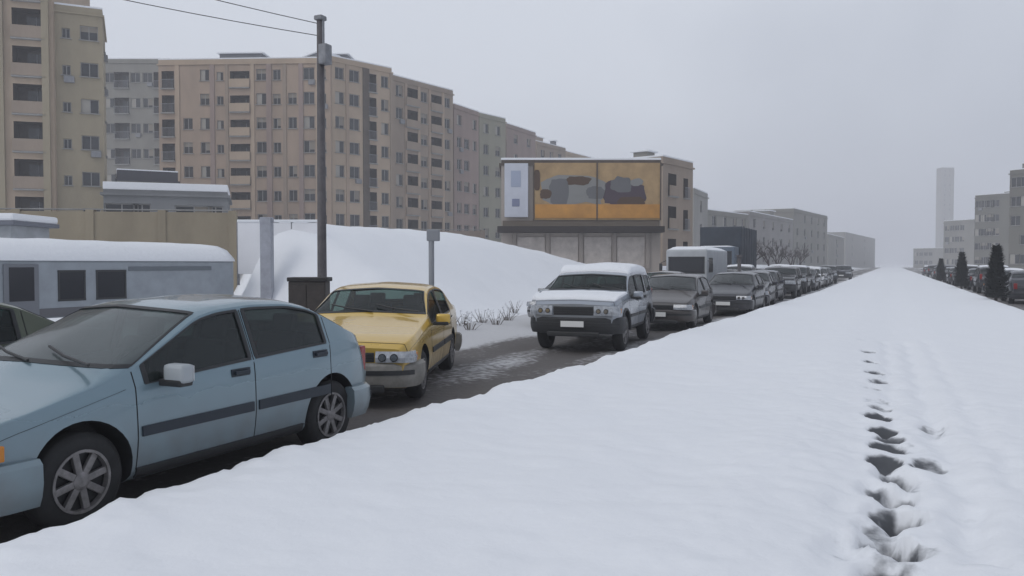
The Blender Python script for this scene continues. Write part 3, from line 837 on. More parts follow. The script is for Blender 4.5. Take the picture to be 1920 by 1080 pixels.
# ------------------------------------------------------------------ bus, van, truck
def big_vehicle(name, label, cat, L, W, H, body_m, loc, rz, windows, snow_h=.12, axles=(), wr=.42, z0=.35, extras=None, group=None):
    """body along local y (front at y=0), sides at +-W/2; windows: list of (side, a0, a1, z0, z1) cut in as recessed panes"""
    root = empty(name, loc, rz); tag(root, label, cat, group)
    b = bmesh.new(); bx(b, (0, L / 2, (z0 + H) / 2), (W, L, H - z0), 0, .09)
    body = link('body', b, body_m, root)
    b = bmesh.new(); bx(b, (0, L / 2, z0 + .14), (W + .02, L - .3, .22), 0, .01); link('skirt', b, mat('skirt_grey', (.12, .12, .13), .7), root)
    for s, a0, a1, w0, w1 in windows:
        f = bmesh.new(); p = bmesh.new()
        if s in (1, -1):
            x = s * W / 2
            for (c, sz) in (((x, (a0 + a1) / 2, w1), (.03, a1 - a0 + .06, .05)), ((x, (a0 + a1) / 2, w0), (.03, a1 - a0 + .06, .05)), ((x, a0, (w0 + w1) / 2), (.029, .05, w1 - w0 - .05)), ((x, a1, (w0 + w1) / 2), (.029, .05, w1 - w0 - .05))): bx(f, c, sz, 0)
            bx(p, (x, (a0 + a1) / 2, (w0 + w1) / 2), (.012, a1 - a0 - .05, w1 - w0 - .05), 0)
        else:
            y = 0 if s == 0 else L
            for (c, sz) in (((0, y, w1), (a1 - a0 + .06, .03, .05)), ((0, y, w0), (a1 - a0 + .06, .03, .05)), ((a0, y, (w0 + w1) / 2), (.05, .029, w1 - w0 - .05)), ((a1, y, (w0 + w1) / 2), (.05, .029, w1 - w0 - .05))): bx(f, c, sz, 0)
            bx(p, ((a0 + a1) / 2, y, (w0 + w1) / 2), (a1 - a0 - .05, .012, w1 - w0 - .05), 0)
        fo = link('window', f, PLASTIC, root); link('pane', p, mat('vehicle_window', (.02, .022, .028), .15), fo)
    for wy in axles:
        for s in (1, -1): wheel(wr, 'steel', root, W / 2 + .01, wy, s)
    for s in (1, -1):
        b = bmesh.new(); bx(b, (s * W * .38, -.012, z0 + .35), (.26, .04, .18), 0, .02); link('headlight', b, LAMP, root)
        b = bmesh.new(); tube(b, [(s * W / 2, .1, H - .5), (s * (W / 2 + .2), -.1, H - .6)], .015, 6); bx(b, (s * (W / 2 + .2), -.1, H - .8), (.14, .06, .36), 0, .02); link('mirror', b, PLASTIC, root)
    b = bmesh.new(); bx(b, (0, -.04, z0 + .08), (W * .98, .12, .22), 0, .04); link('bumper', b, PLASTIC, root)
    b = bmesh.new(); bx(b, (0, -.105, z0 + .1), (.46, .012, .11), 0, .003); link('number_plate', b, PLATE, root)
    if snow_h:
        b = bmesh.new(); n, m = 10, 24; V = []
        for j in range(m + 1):
            row = []
            for i in range(n + 1):
                fx, fy = i / n, j / m
                e = sst(min(fx, 1 - fx) * 6) ** .5 * sst(min(fy, 1 - fy) * 9) ** .5
                x, y = (fx - .5) * (W - .06), .04 + fy * (L - .08)
                row.append(b.verts.new((x, y, H - .02 + .02 * e + snow_h * e * (1 + .3 * noise.noise(Vector((x, y * .8, H)))))))
            V.append(row)
        for j in range(m):
            for i in range(n): b.faces.new((V[j][i], V[j][i + 1], V[j + 1][i + 1], V[j + 1][i]))
        link('snow_cover', b, SNOWC, root, smooth=True, recalc=False)
    if extras: extras(root)
    return root

BUSW = mat('bus_white', (.30, .33, .36), .5, noise_s=2.5, noise_a=.12, coat=.2)
def bus_extra(root):
    b = bmesh.new(); bx(b, (1.16, 6.9, 1.55), (.02, 2.9, .12), 0, .004); link('grey_stripe', b, mat('stripe_grey', (.14, .16, .18), .5), root)
    b = bmesh.new(); rows = []
    prof = [(-1.18, 1.76), (-1.15, 1.84), (-.85, 2.12), (-.45, 2.27), (0, 2.32), (.45, 2.27), (.85, 2.12), (1.15, 1.84), (1.18, 1.76)]
    for j in range(41):
        y = 9.3 * j / 40; e = .93 + .07 * min(1, min(j, 40 - j) / 3)
        rows.append([b.verts.new((x, y, 1.76 + (z - 1.76) * e + .07 * (1 - abs(x) / 1.2) * noise.noise(Vector((x, y * .9, 4))))) for x, z in prof])
    for j in range(40):
        for i in range(8): b.faces.new((rows[j][i], rows[j][i + 1], rows[j + 1][i + 1], rows[j + 1][i]))
    b.faces.new(rows[0]); b.faces.new(rows[-1])
    link('snow_cover', b, SNOWC, root, smooth=True)
    b = bmesh.new(); bx(b, (1.17, 2.5, 1.05), (.03, .85, 1.25), 0, .01); bx(b, (1.19, 2.5, 1.2), (.01, .6, .8), 1)
    link('door', b, [mat('bus_door', (.17, .18, .2), .5), mat('vehicle_window', (.02, .022, .028), .15)], root)
big_vehicle('bus', 'long pale grey minibus with thick snow on its roof, left of the snow bank', 'bus', 9.3, 2.3, 1.80, BUSW, (-19.7, 9.6, -.03), 0,
            [(1, .25, 1.75, .8, 1.5), (1, 3.45, 4.15, .78, 1.5), (1, 4.5, 5.35, .78, 1.5), (0, -.95, .95, .9, 1.6)], 0, (1.3, 7.4), .33, extras=bus_extra)
big_vehicle('van', 'white snow-roofed delivery van in the far lane, in front of the dark truck', 'van', 4.8, 1.85, 2.3, mat('van_white', (.42, .44, .46), .45, noise_s=2, noise_a=.1), (-8.2, 35.4, 0), 0,
            [(0, -.78, .78, 1.25, 1.95), (1, .35, 1.1, 1.3, 1.9)], .14, (.8, 3.8), .33, .3)
def tarp(root):
    b = bmesh.new(); bx(b, (0, 4.7, 2.6), (2.5, 6.2, 2.7), 0, .06)
    for k in range(7): bx(b, (0, 1.7 + k, 2.6), (2.56, .06, 2.72), 0, .01)
    link('tarpaulin', b, mat('slate_tarp', (.035, .045, .06), .8, noise_s=1.5, noise_a=.3), root)
    b = bmesh.new(); bx(b, (0, 4.7, 1.1), (2.45, 6.2, .2), 0); link('load_bed', b, PLASTIC, root)
big_vehicle('truck', 'tall truck with a slate blue tarpaulin, standing behind the white van', 'truck', 1.5, 2.3, 2.7, mat('cab_blue', (.1, .13, .17), .5), (-9.6, 49, 0), 0,
            [(0, -.95, .95, 1.6, 2.4)], .05, (.8, 6.2), .5, .5, extras=tarp)

# ------------------------------------------------------------------ buildings
def wallm(name, col, a=.14): return mat(name, col, .9, noise_s=.35, noise_a=a, bump=.25, bump_s=6, stretch=(1, 1, .35))
FRAME = mat('window_frame', (.32, .31, .30), .7)
PARAPET = {}
winmesh = {}
def window_obj(w, h, parent, loc, rz, style=0):
    key = (round(w, 2), round(h, 2), style)
    if key not in winmesh:
        b = bmesh.new(); t = .06
        bx(b, (0, 0, t / 2), (w, .06, t), 0); bx(b, (0, 0, h - t / 2), (w, .06, t), 0)
        for x in (-w / 2 + t / 2, w / 2 - t / 2, 0): bx(b, (x, 0, h / 2), (t, .055, h - 2 * t), 0)
        bx(b, (0, .01, h / 2), (w - t, .012, h - t), 1)
        bx(b, (0, -.14, -.03), (w + .2, .34, .06), 2)
        if style == 1: bx(b, (w * .24, -.002, h * .62), (w * .46, .03, h * .7), 3)       # drawn blind
        if style == 2: bx(b, (0, -.002, h * .78), (w - t, .03, h * .36), 3)
        if style == 3: bx(b, (-w * .24, -.002, h * .5), (w * .44, .03, h * .92), 4)
        if style == 4: bx(b, (w * .3, -.3, -.35), (.75, .3, .5), 5, .02)              # air conditioner below the sill
        o = link('window', b, [FRAME, WGLASS, CONC, mat('blind', (.25, .22, .18), .8), mat('curtain', (.36, .34, .3), .8), GALV], None); winmesh[key] = o.data; bpy.data.objects.remove(o)
    o = bpy.data.objects.new('window', winmesh[key]); COL.objects.link(o); o.parent = parent; o.location = loc; o.rotation_euler = (0, 0, rz)
balmesh = {}
def balcony_obj(w, h, dep, parent, loc, rz, pm, style):
    key = (round(w, 2), round(h, 2), pm.name, style)
    if key not in balmesh:
        b = bmesh.new()
        bx(b, (0, -.05, -.06), (w + .1, .5, .12), 1)
        if style == 0: bx(b, (0, -.22, .5), (w + .1, .1, .95), 0)
        else:
            bx(b, (0, -.22, 1.0), (w + .1, .05, .05), 2)
            for k in range(int(w / .14) + 1): bx(b, (-w / 2 + k * .14, -.22, .5), (.025, .025, .96), 2)
        bx(b, (w * .12, dep - .05, h * .44), (w * .6, .06, h * .86), 3)
        bx(b, (w * .12, dep - .09, h * .44), (.05, .04, h * .84), 2)
        o = link('balcony', b, [pm, CONC, GALV, WGLASS], None); balmesh[key] = o.data; bpy.data.objects.remove(o)
    o = bpy.data.objects.new('balcony', balmesh[key]); COL.objects.link(o); o.parent = parent; o.location = loc; o.rotation_euler = (0, 0, rz)

def face_with_openings(bm, A, B, z0, z1, ops, mi=0):
    """wall from A to B (left to right seen from outside); ops = (u0,u1,v0,v1,depth)"""
    A, B = Vector(A), Vector(B); Lw = (B - A).length; d = (B - A) / Lw; out = Vector((d.y, -d.x))
    us = sorted({0, Lw} | {o[0] for o in ops} | {o[1] for o in ops}); vs = sorted({z0, z1} | {o[2] for o in ops} | {o[3] for o in ops})
    cache = {}
    def V(u, v, dep=0):
        k = (round(u, 3), round(v, 3), round(dep, 3))
        if k not in cache:
            p = A + d * u - out * dep; cache[k] = bm.verts.new((p.x, p.y, v))
        return cache[k]
    for i in range(len(us) - 1):
        for j in range(len(vs) - 1):
            uc, vc = (us[i] + us[i + 1]) / 2, (vs[j] + vs[j + 1]) / 2
            if any(o[0] < uc < o[1] and o[2] < vc < o[3] for o in ops): continue
            bm.faces.new((V(us[i], vs[j]), V(us[i + 1], vs[j]), V(us[i + 1], vs[j + 1]), V(us[i], vs[j + 1]))).material_index = mi
    for u0, u1, v0, v1, dep in ops:
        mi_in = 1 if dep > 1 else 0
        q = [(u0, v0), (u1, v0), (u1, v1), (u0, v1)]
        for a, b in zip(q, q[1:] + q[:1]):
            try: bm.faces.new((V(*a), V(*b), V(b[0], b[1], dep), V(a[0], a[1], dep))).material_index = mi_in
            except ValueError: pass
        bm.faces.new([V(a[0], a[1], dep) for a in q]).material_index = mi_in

def building(label, P0, P1, depth, z0, floors, cols, wm, fh=3.0, group=None, side_cols=(), side2_cols=(), roof_snow=True, extras=(), band=None, par=.5, rs=.16, name='apartment_building', cat='building', ground=.6, trim=None, bands=()):
    """cols: list of (kind, centre fraction, width, height) per facade column; kind w/b/n"""
    P0, P1 = Vector(P0), Vector(P1)
    root = empty(name, (P0.x, P0.y, z0)); tag(root, label, cat, group)
    d = (P1 - P0); Lw = d.length; d.normalize(); inn = Vector((-d.y, d.x))
    H = floors * fh + ground
    a0 = Vector((0, 0)); a1 = d * Lw; a2 = a1 + inn * depth; a3 = inn * depth
    bm = bmesh.new()
    def do_face(A, B, cs):
        LL = (B - A).length; dd = (B - A) / LL; oo = Vector((dd.y, -dd.x)); rz = math.atan2(dd.y, dd.x)
        ops = []
        for fl in range(floors):
            zf = ground + fl * fh
            for kind, fr, ww, hh in cs:
                uc = fr * LL
                if kind == 'w':
                    if random.random() < .03: continue
                    v0 = zf + .95; ops.append((uc - ww / 2, uc + ww / 2, v0, v0 + hh, .22))
                    p = A + dd * uc - oo * .17
                    window_obj(ww, hh, root, (p.x, p.y, v0), rz, random.choice((0, 0, 0, 1, 2, 3, 3, 4)))
                elif kind in ('b', 'r'):
                    v0 = zf + .12; ops.append((uc - ww / 2, uc + ww / 2, v0, v0 + hh, 1.3))
                    p = A + dd * uc
                    balcony_obj(ww, hh, 1.3, root, (p.x, p.y, v0), rz, wm if not trim else trim, 0 if kind == 'b' else 1)
        face_with_openings(bm, A, B, -2.5, H, ops)
    do_face(a0, a1, cols); do_face(a1, a2, side_cols); do_face(a2, a3, ()); do_face(a3, a0, side2_cols)
    bmesh.ops.recalc_face_normals(bm, faces=bm.faces)
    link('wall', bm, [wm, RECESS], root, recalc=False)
    for fr, bw, bm_, off in bands:
        p = a0 + d * (fr * Lw) - inn * off / 2
        b = bmesh.new(); bx(b, (p.x, p.y, (H - 2.5) / 2), (bw, off, H + 2.5), 0, 0, Matrix.Rotation(math.atan2(d.y, d.x), 3, 'Z')); link('pilaster', b, bm_, root)
    # roof slab with parapet and snow
    b = bmesh.new(); rz = math.atan2(d.y, d.x); rot = Matrix.Rotation(rz, 3, 'Z')
    cen = (a0 + a2) / 2
    bx(b, (cen.x, cen.y, H + .06), (Lw + .3, depth + .3, .14), 0, 0, rot)
    for (c, s) in (((0, -depth / 2 + .08), (Lw, .16)), ((0, depth / 2 - .08), (Lw, .16)), ((-Lw / 2 + .08, 0), (.16, depth - .34)), ((Lw / 2 - .08, 0), (.16, depth - .34))):
        q = rot @ Vector((c[0], c[1], 0)); bx(b, (cen.x + q.x, cen.y + q.y, H + .13 + par / 2), (s[0], s[1], par), 0, 0, rot)
    ro = link('roof', b, trim or wm, root)
    if roof_snow:
        b = bmesh.new(); bx(b, (cen.x, cen.y, H + .13 + par + rs / 2 - .02), (Lw + .05, depth + .05, rs), 0, .05, rot)
        link('snow_cover', b, SNOWC, ro)
    for (fx, fy, sx, sy, sz, m) in extras:
        q = rot @ Vector(((fx - .5) * Lw, (fy - .5) * depth, 0))
        b = bmesh.new(); bx(b, (cen.x + q.x, cen.y + q.y, H + par + .1 + sz / 2), (sx, sy, sz), 0, .03, rot); bx(b, (cen.x + q.x, cen.y + q.y, H + par + .1 + sz + .05), (sx + .5, sy + .5, .14), 1, .02, rot)
        link('stair_tower', b, [m, SNOWC], ro)
    if band:
        for (zb_, zt_, m, o_) in band:
            b = bmesh.new()
            bx(b, (cen.x, cen.y, (zb_ + zt_) / 2), (Lw + 2 * o_, depth + 2 * o_, zt_ - zb_), 0, 0, rot); link('cornice', b, m, root)
    return root

GB = 'apartment blocks on the left side of the street'
ROOFG = mat('roof_grey', (.13, .135, .15), .8)
RECESS = mat('balcony_recess_shade', (.05, .038, .03), .9, noise_s=.6, noise_a=.5)  # lining of deep balconies, their shade put into the colour
ochre = wallm('ochre_render', (.33, .28, .195)); beige = wallm('beige_render', (.37, .28, .21)); tan = wallm('tan_brick', (.43, .335, .245))
taupe = wallm('taupe_render', (.31, .245, .19)); pinkish = wallm('pink_render', (.30, .225, .195)); sage = wallm('sage_render', (.29, .275, .21)); cold = wallm('cold_grey_render', (.235, .225, .2))
brown = mat('brown_cladding', (.09, .07, .055), .8, noise_s=1, noise_a=.25); mauve = wallm('mauve_render', (.29, .22, .195))
# near-left tower: balcony face + plain ochre face
building('tall ochre tower block with deep balconies at the left edge of the photo', C(-180, 61), C(107, 64), 14, 3.9, 8,
         [('b', .10, 4.2, 2.3), ('b', .42, 3.4, 2.3), ('b', .835, 2.3, 2.35)], tan, bands=[(.64, .6, ochre, .3), (.95, .5, ochre, .3)], group=GB, trim=taupe, extras=[(.5, .5, 5, 4, 2.2, taupe)], fh=2.95)
building('slim ochre wing with small square windows, right half of the tower at the left edge', C(108, 64.5), C(199, 66), 8, 3.9, 6,
         [('w', .25, .6, .8), ('w', .72, 1.3, 1.15)], ochre, group=GB, side_cols=[('w', .5, 1.2, 1.2)], fh=2.95, ground=.2, trim=ochre)
building('hazy grey-green block seen in the gap between the ochre wing and the long brown block', C(195, 118), C(322, 118), 14, 4.5, 7,
         [('w', .12, 1.4, 1.4), ('r', .3, 2.2, 2.3), ('w', .5, 1.4, 1.4), ('w', .68, 1.4, 1.4), ('r', .87, 2.0, 2.3)], cold, group=GB, fh=3.7)
# main block
building('wide brown-beige seven-storey block with two dark columns of balconies, behind the tall lamp post', C(302, 94), C(622, 93), 15, 4.6, 7,
         [('r', .055, 1.5, 2.0), ('w', .17, 1.1, 1.3), ('w', .27, 1.1, 1.3), ('w', .36, .8, 1.0), ('b', .475, 2.3, 1.9), ('w', .60, 1.2, 1.3), ('w', .69, .9, 1.2), ('w', .78, 1.0, 1.3), ('w', .875, 1.3, 1.4), ('w', .955, .8, 1.2)],
         beige, group=GB, fh=2.8, bands=[(.11, .5, tan, .1), (.315, .5, pinkish, .12), (.40, .35, taupe, .1), (.55, .4, tan, .12), (.645, .6, pinkish, .14), (.735, .4, taupe, .1), (.83, .5, mauve, .14), (.925, .4, tan, .1)], extras=[(.42, .35, 5.2, 4, 1.5, ROOFG), (.2, .6, 3, 2.5, .7, ROOFG), (.93, .4, 4.6, 3.5, 1.5, ROOFG)], trim=tan)
building('light tan block with a vertical brown band, right of the tall lamp post', C(625, 93.6), C(736, 99.5), 14, 4.6, 7,
         [('w', .12, 1.2, 1.4), ('w', .36, 1.4, 1.4), ('r', .66, 1.2, 2.2), ('w', .88, 1.1, 1.4)], tan, group=GB, fh=2.85, bands=[(.24, .4, beige, .1), (.55, .9, brown, .12), (.99, .4, taupe, .1)], extras=[(.15, .3, 3, 3, .9, ROOFG), (.8, .4, 1.2, 1.2, 1.0, ROOFG)])
building('taupe block with dark balcony recesses, left of the pinkish block', C(738, 100), C(850, 109), 14, 4.4, 7,
         [('w', .1, 1.2, 1.4), ('b', .3, 2.4, 2.2), ('w', .5, 1.2, 1.3), ('b', .7, 2.2, 2.1), ('w', .9, 1.1, 1.3)], taupe, group=GB, fh=2.78, bands=[(.2, .4, beige, .1), (.41, .4, tan, .1), (.59, .4, beige, .1), (.82, .4, tan, .1)], extras=[(.5, .4, 3, 3, .8, taupe)])
building('pinkish block in the middle of the receding row', C(852, 111), C(898, 117), 14, 4.2, 6,
         [('w', .2, 1.2, 1.4), ('w', .5, 1.4, 1.4), ('w', .82, 1.1, 1.4)], pinkish, group=GB, fh=3.05, extras=[(.6, .4, 2.4, 2.4, .8, ROOFG)])
building('pale sage green block next to the pinkish one', C(899, 118), C(948, 123), 14, 4.0, 6,
         [('w', .25, 1.2, 1.4), ('w', .7, 1.2, 1.4)], sage, group=GB, fh=3.1)
building('reddish mauve block behind the white sign panel', C(950, 127), C(1004, 136), 14, 4.0, 6,
         [('w', .3, 1.3, 1.4), ('w', .75, 1.3, 1.4)], mauve, group=GB, fh=3.1)
building('farther beige-grey block rising behind the orange shop front', C(1006, 143), C(1060, 152), 14, 4.0, 6,
         [('w', .2, 1.3, 1.4), ('w', .5, 1.3, 1.4), ('w', .8, 1.3, 1.4)], taupe, group=GB, fh=3.05, extras=[(.5, .3, 3, 3, 1.6, taupe)])
building('last tan block of the row, its roof just above the orange shop front', C(1061, 154), C(1130, 168), 14, 4.0, 6,
         [('w', .2, 1.3, 1.4), ('w', .5, 1.3, 1.4), ('b', .85, 2.0, 2.1)], tan, group=GB, fh=3.0, extras=[(.15, .3, .9, .9, 2.6, ROOFG)])
# shop with signs
SH0, SH1 = C(940, 55), C(1238, 55)
shop = building('low beige shop building carrying orange sign panels above a dark canopy', SH0, SH1, 10, 1.3, 2, [], wallm('shop_wall', (.42, .37, .33)), fh=3.4, ground=.3, name='shop_building', cat='shop', par=.25, roof_snow=True, side_cols=[], trim=brown)
sd_ = (Vector(SH1) - Vector(SH0)); SL = sd_.length; sd_.normalize(); so = Vector((sd_.y, -sd_.x)); srz = math.atan2(sd_.y, sd_.x); srot = Matrix.Rotation(srz, 3, 'Z')
def on_shop(name, items, mats, parent=shop):
    b = bmesh.new()
    for (u, off, z, w_, t_, h_, mi, *r) in items:
        p = sd_ * u + so * off
        bx(b, (p.x, p.y, z), (w_, t_, h_), mi, 0 if not r else r[0], srot)
    return link(name, b, mats, parent)
on_shop('canopy', [(SL / 2 - .1, .65, 2.68, SL + .3, 1.3, .42, 0, .03)], mat('canopy_dark', (.022, .016, .014), .7))
on_shop('fascia', [(SL / 2, .05, 3.12, SL - .2, .12, .4, 0)], mat('taupe_fascia', (.15, .12, .09), .7))
for k in range(5):
    u = .9 + k * (SL - 1.8) / 4
    on_shop('pilaster', [(u, .1, 1.28, .28, .2, 2.56, 0, .02)], wallm('pilaster_beige', (.33, .29, .26)))
for k in range(4):
    u = .9 + (k + .5) * (SL - 1.8) / 4
    on_shop('shutter', [(u, .04, 1.2, 1.9, .06, 2.0, 0, .01)] + [(u, .075, .35 + j * .2, 1.86, .02, .03, 0) for j in range(10)], mat('roller_shutter', (.52, .47, .43), .6, noise_s=2))
OR = mat('orange_panel', (.50, .235, .04), .55, noise_s=.9, noise_a=.18); OC = mat('ochre_panel', (.36, .24, .115), .6, noise_s=1.1, noise_a=.2)
m1 = mat('print_grey', (.12, .12, .125), .6); m2 = mat('print_plum', (.055, .035, .05), .6); m3 = mat('print_brown', (.07, .035, .015), .6); m4 = mat('print_silver', (.22, .22, .21), .6)
sign = on_shop('sign_board', [(2.25 + (SL - 2.3) / 2, .12, 5.3, SL - 2.3, .14, 3.9, 1, .02), (2.25 + (SL - 2.3) / 2, .21, 3.95, SL - 2.4, .05, .95, 0, .01)], [OR, OC])
uu = lambda u: (u - 940) / 298 * SL
zz_ = lambda v: (495 - v) / 1500 * 55 + 1.65 - 1.3
def prt(u0, u1, v0, v1, mi, off=.2): return ((uu(u0) + uu(u1)) / 2, off, (zz_(v0) + zz_(v1)) / 2, uu(u1) - uu(u0), .03, zz_(v0) - zz_(v1), mi, .01)
def blob(bm, u0, u1, v0, v1, mi, off, p=3.0, wob=0.0, sd=0):
    """a flat printed shape: superellipse with an uneven outline"""
    cu, cz, a, c = (uu(u0) + uu(u1)) / 2, (zz_(v0) + zz_(v1)) / 2, (uu(u1) - uu(u0)) / 2, (zz_(v0) - zz_(v1)) / 2
    n = 28; F_, B_ = [], []
    for k in range(n):
        t = 6.2832 * k / n; ct, st = math.cos(t), math.sin(t)
        q = 1 + wob * noise.noise(Vector((ct * 2, st * 2, sd)))
        u = cu + a * q * math.copysign(abs(ct) ** (2 / p), ct); z = cz + c * q * math.copysign(abs(st) ** (2 / p), st)
        for L_, o2 in ((F_, off), (B_, off - .012)):
            pt = sd_ * u + so * o2; L_.append(bm.verts.new((pt.x, pt.y, z)))
    bm.faces.new(F_).material_index = mi
    for k in range(n): bm.faces.new((F_[k], B_[k], B_[(k + 1) % n], F_[(k + 1) % n])).material_index = mi
b = bmesh.new()
for k, q in enumerate(((1016, 1134, 330, 384, 3, .207, 4, .25), (1030, 1066, 336, 386, 0, .214, 3, .2), (1062, 1106, 332, 348, 2, .221, 3, .3), (1070, 1100, 352, 368, 3, .222, 2.4, .2), (1098, 1132, 350, 374, 0, .228, 2.6, .3), (1012, 1034, 356, 374, 2, .230, 2.4, .3), (1001, 1012, 320, 358, 2, .236, 4, 0))): blob(b, *q, k)
link('printed_machine', b, [m1, m2, m3, m4], sign)
b = bmesh.new()
for k, q in enumerate(((1130, 1208, 340, 386, 1, .207, 3, .35), (1144, 1182, 333, 362, 0, .214, 2.6, .3), (1156, 1206, 370, 387, 2, .221, 3, .3), (1180, 1204, 336, 350, 3, .228, 2.2, .3))): blob(b, *q, k + 20)
link('printed_product', b, [m1, m2, m3, m4], sign)
on_shop('frame', [(2.2 + k * (SL - 2.25) / 2, .24, 5.3, .09, .06, 3.96, 0) for k in range(3)], brown, sign)
ws_ = on_shop('white_sign', [(uu(968), .25, zz_(358), uu(990) - uu(946), .16, zz_(310) - zz_(410), 0, .03)], mat('sign_white', (.52, .54, .60), .5, noise_s=1.5, noise_a=.06))
on_shop('sign_mark', [prt(958, 976, 322, 352, 0, .34)], mat('mark_pale_blue', (.33, .37, .47), .5), ws_)
on_shop('sign_mark', [prt(960, 974, 374, 388, 0, .342)], mat('mark_slate', (.18, .2, .3), .5), ws_)
building('grey-brown block with dark balconies directly right of the orange shop front', C(1242, 74), C(1298, 79), 10, 1.2, 3, [('b', .3, 1.7, 2.1), ('r', .75, 1.0, 1.9)], taupe, group=GB, fh=3.05, extras=[(.3, .3, 1.5, 1.5, .8, cold)])
building('low pale block with snow on its roof behind the slate blue truck', C(1300, 96), C(1326, 104), 9, .8, 3, [('w', .5, 1.2, 1.4)], wallm('pale_render', (.3, .29, .27)), group=GB, fh=2.9)
building('flat-topped grey block between the truck and the bare trees', C(1326, 118), C(1402, 130), 12, .6, 3, [('w', .15, 1.5, 1.5), ('w', .4, 1.5, 1.5), ('w', .65, 1.5, 1.5), ('w', .88, 1.5, 1.5)], cold, group=GB, fh=2.6)
building('long hazy grey block with a small rooftop box above the bare trees', C(1404, 132), C(1486, 158), 12, .4, 3, [('w', .1 + .2 * k, 1.5, 1.5) for k in range(5)], wallm('haze_beige', (.26, .245, .235)), group=GB, fh=2.9, extras=[(.75, .3, 3.2, 3, 1.4, cold)])
building('hazy slate-grey block where the left row meets the sky', C(1487, 160), C(1550, 186), 12, .3, 4, [('w', .1 + .2 * k, 1.5, 1.5) for k in range(5)], cold, group=GB, fh=2.8)
building('very faint low block beyond the left row near the vanishing point', C(1552, 205), C(1582, 235), 12, 0, 3, [('w', .5, 2, 1.5)], cold, group=GB, fh=2.7)
building('faintest distant block left of the vanishing point', C(1584, 300), C(1640, 380), 14, 0, 4, [('w', .2, 2, 1.5), ('w', .6, 2, 1.5)], cold, group=GB, fh=3.1)
GR = 'blocks on the right side of the street'
grn = wallm('olive_grey_render', (.15, .143, .12))
def rb(label, y0, y1, x, h, fl, m, **k):
    # facade faces the street: left end far, right end near
    return building(label, (x, y1), (x, y0), 14, .1, fl, [('w', .1 + .16 * q, 1.5, 1.5) for q in range(6)], m, fh=(h - .6) / fl, group=GR, side2_cols=(('w', .2, 1.4, 1.4), ('w', .5, 1.4, 1.4), ('w', .8, 1.4, 1.4)), **k)
W6 = [('w', .1 + .16 * q, 1.5, 1.5) for q in range(6)]
building('tall olive-grey block cut off by the right edge of the photo', C(1890, 124), C(2010, 116), 14, .1, 5, W6, grn, group=GR, fh=2.95, extras=[(.2, .3, 3, 3, 1.2, cold)], side2_cols=W6[:3])
building('lower olive-grey block left of the tallest one at the right edge', C(1826, 172), C(1893, 166), 16, .1, 5, W6[:4], grn, group=GR, fh=3.0, extras=[(.7, .4, 3, 3, .8, cold)], side2_cols=W6[:3])
building('hazy low block on the right between the slim tower and the olive-grey block', C(1768, 232), C(1828, 222), 16, 0, 4, W6[:4], cold, group=GR, fh=3.2, side2_cols=W6[:3])
building('faint small block closest to the vanishing point on the right', C(1712, 330), C(1768, 320), 16, 0, 2, W6[:4], cold, group=GR, fh=3.4, side2_cols=W6[:3])
building('very faint slim tower rising above the right-hand row', C(1762, 520), C(1786, 520), 6, 0, 20, [('w', .3, .9, 1.5), ('w', .7, .9, 1.5)], cold, fh=3.15, group=GR, roof_snow=False, par=.3)

# low building with snowy roof, wall and kiosk behind the bus
building('low flat building with snowy roof and dark strip windows before the brown block', C(196, 44), C(428, 46), 6, 3.3, 1, [('w', .14, 1.7, .6), ('w', .30, .9, .6), ('w', .72, 2.0, .55), ('w', .9, .8, .55)], wallm('shed_grey', (.2, .205, .21)), fh=2.0, ground=.15, name='low_building', cat='building', par=.2, rs=.42)
building('squat dark-roofed annex just above the snowy roof of the low flat building', C(222, 64), C(336, 66), 6, 3.5, 2, [('w', .2, 1.1, 1.1), ('w', .6, 1.1, 1.1)], cold, fh=2.35, ground=.1, name='low_building', cat='building', par=.75, trim=mat('slate_fascia', (.05, .05, .06), .8), rs=.1)
def wall_thing(label, A, B, z0, z1, m, th=.25, cap=None):
    A, B = Vector(A), Vector(B); d = B - A; L_ = d.length; rz = math.atan2(d.y, d.x)
    root = empty('boundary_wall', (A.x, A.y, z0), rz); tag(root, label, 'wall')
    b = bmesh.new(); bx(b, (L_ / 2, 0, (z1 - z0) / 2), (L_, th, z1 - z0), 0, .01); link('wall_panel', b, m, root)
    n = int(L_ / 3)
    for k in range(n + 1):
        b = bmesh.new(); bx(b, (k * L_ / n, 0, (z1 - z0) / 2 + .04), (.35, th + .12, z1 - z0 + .08), 0, .01); link('pillar', b, m, root)
    b = bmesh.new(); bx(b, (L_ / 2, 0, z1 - z0 + .10), (L_, th + .06, .05), 0, .01); link('coping', b, cap or CONC, root)
    return root
wall_thing('long plain ochre wall running behind the snow-roofed minibus', C(-250, 35.5), C(438, 37.6), -.1, 4.05, wallm('ochre_wall', (.28, .235, .165), .2))
wall_thing('low brown-beige retaining wall along the foot of the brown block', C(560, 62), C(905, 66), 2.6, 4.35, wallm('retaining_beige', (.26, .22, .19), .2))
kx, ky = C(-30, 30)
kr = empty('kiosk', (kx, ky, .4), YAW); tag(kr, 'small pale kiosk with a snow-covered flat roof behind the minibus at the left edge', 'kiosk')
b = bmesh.new(); bx(b, (0, 0, 1.2), (3.6, 2.4, 2.9), 0, .04); link('wall', b, mat('kiosk_pale', (.34, .36, .38), .7, noise_s=2), kr)
b = bmesh.new(); bx(b, (0, 0, 2.72), (4.1, 2.9, .16), 0, .02); link('roof', b, mat('roof_slate', (.14, .15, .18), .7), kr)
b = bmesh.new(); bx(b, (0, 0, 2.93), (4.05, 2.85, .28), 0, .1); link('snow_cover', b, SNOWC, kr)
b = bmesh.new(); bx(b, (.4, -1.2, 1.7), (1.6, .05, .9), 0, .01); link('window', b, WGLASS, kr)

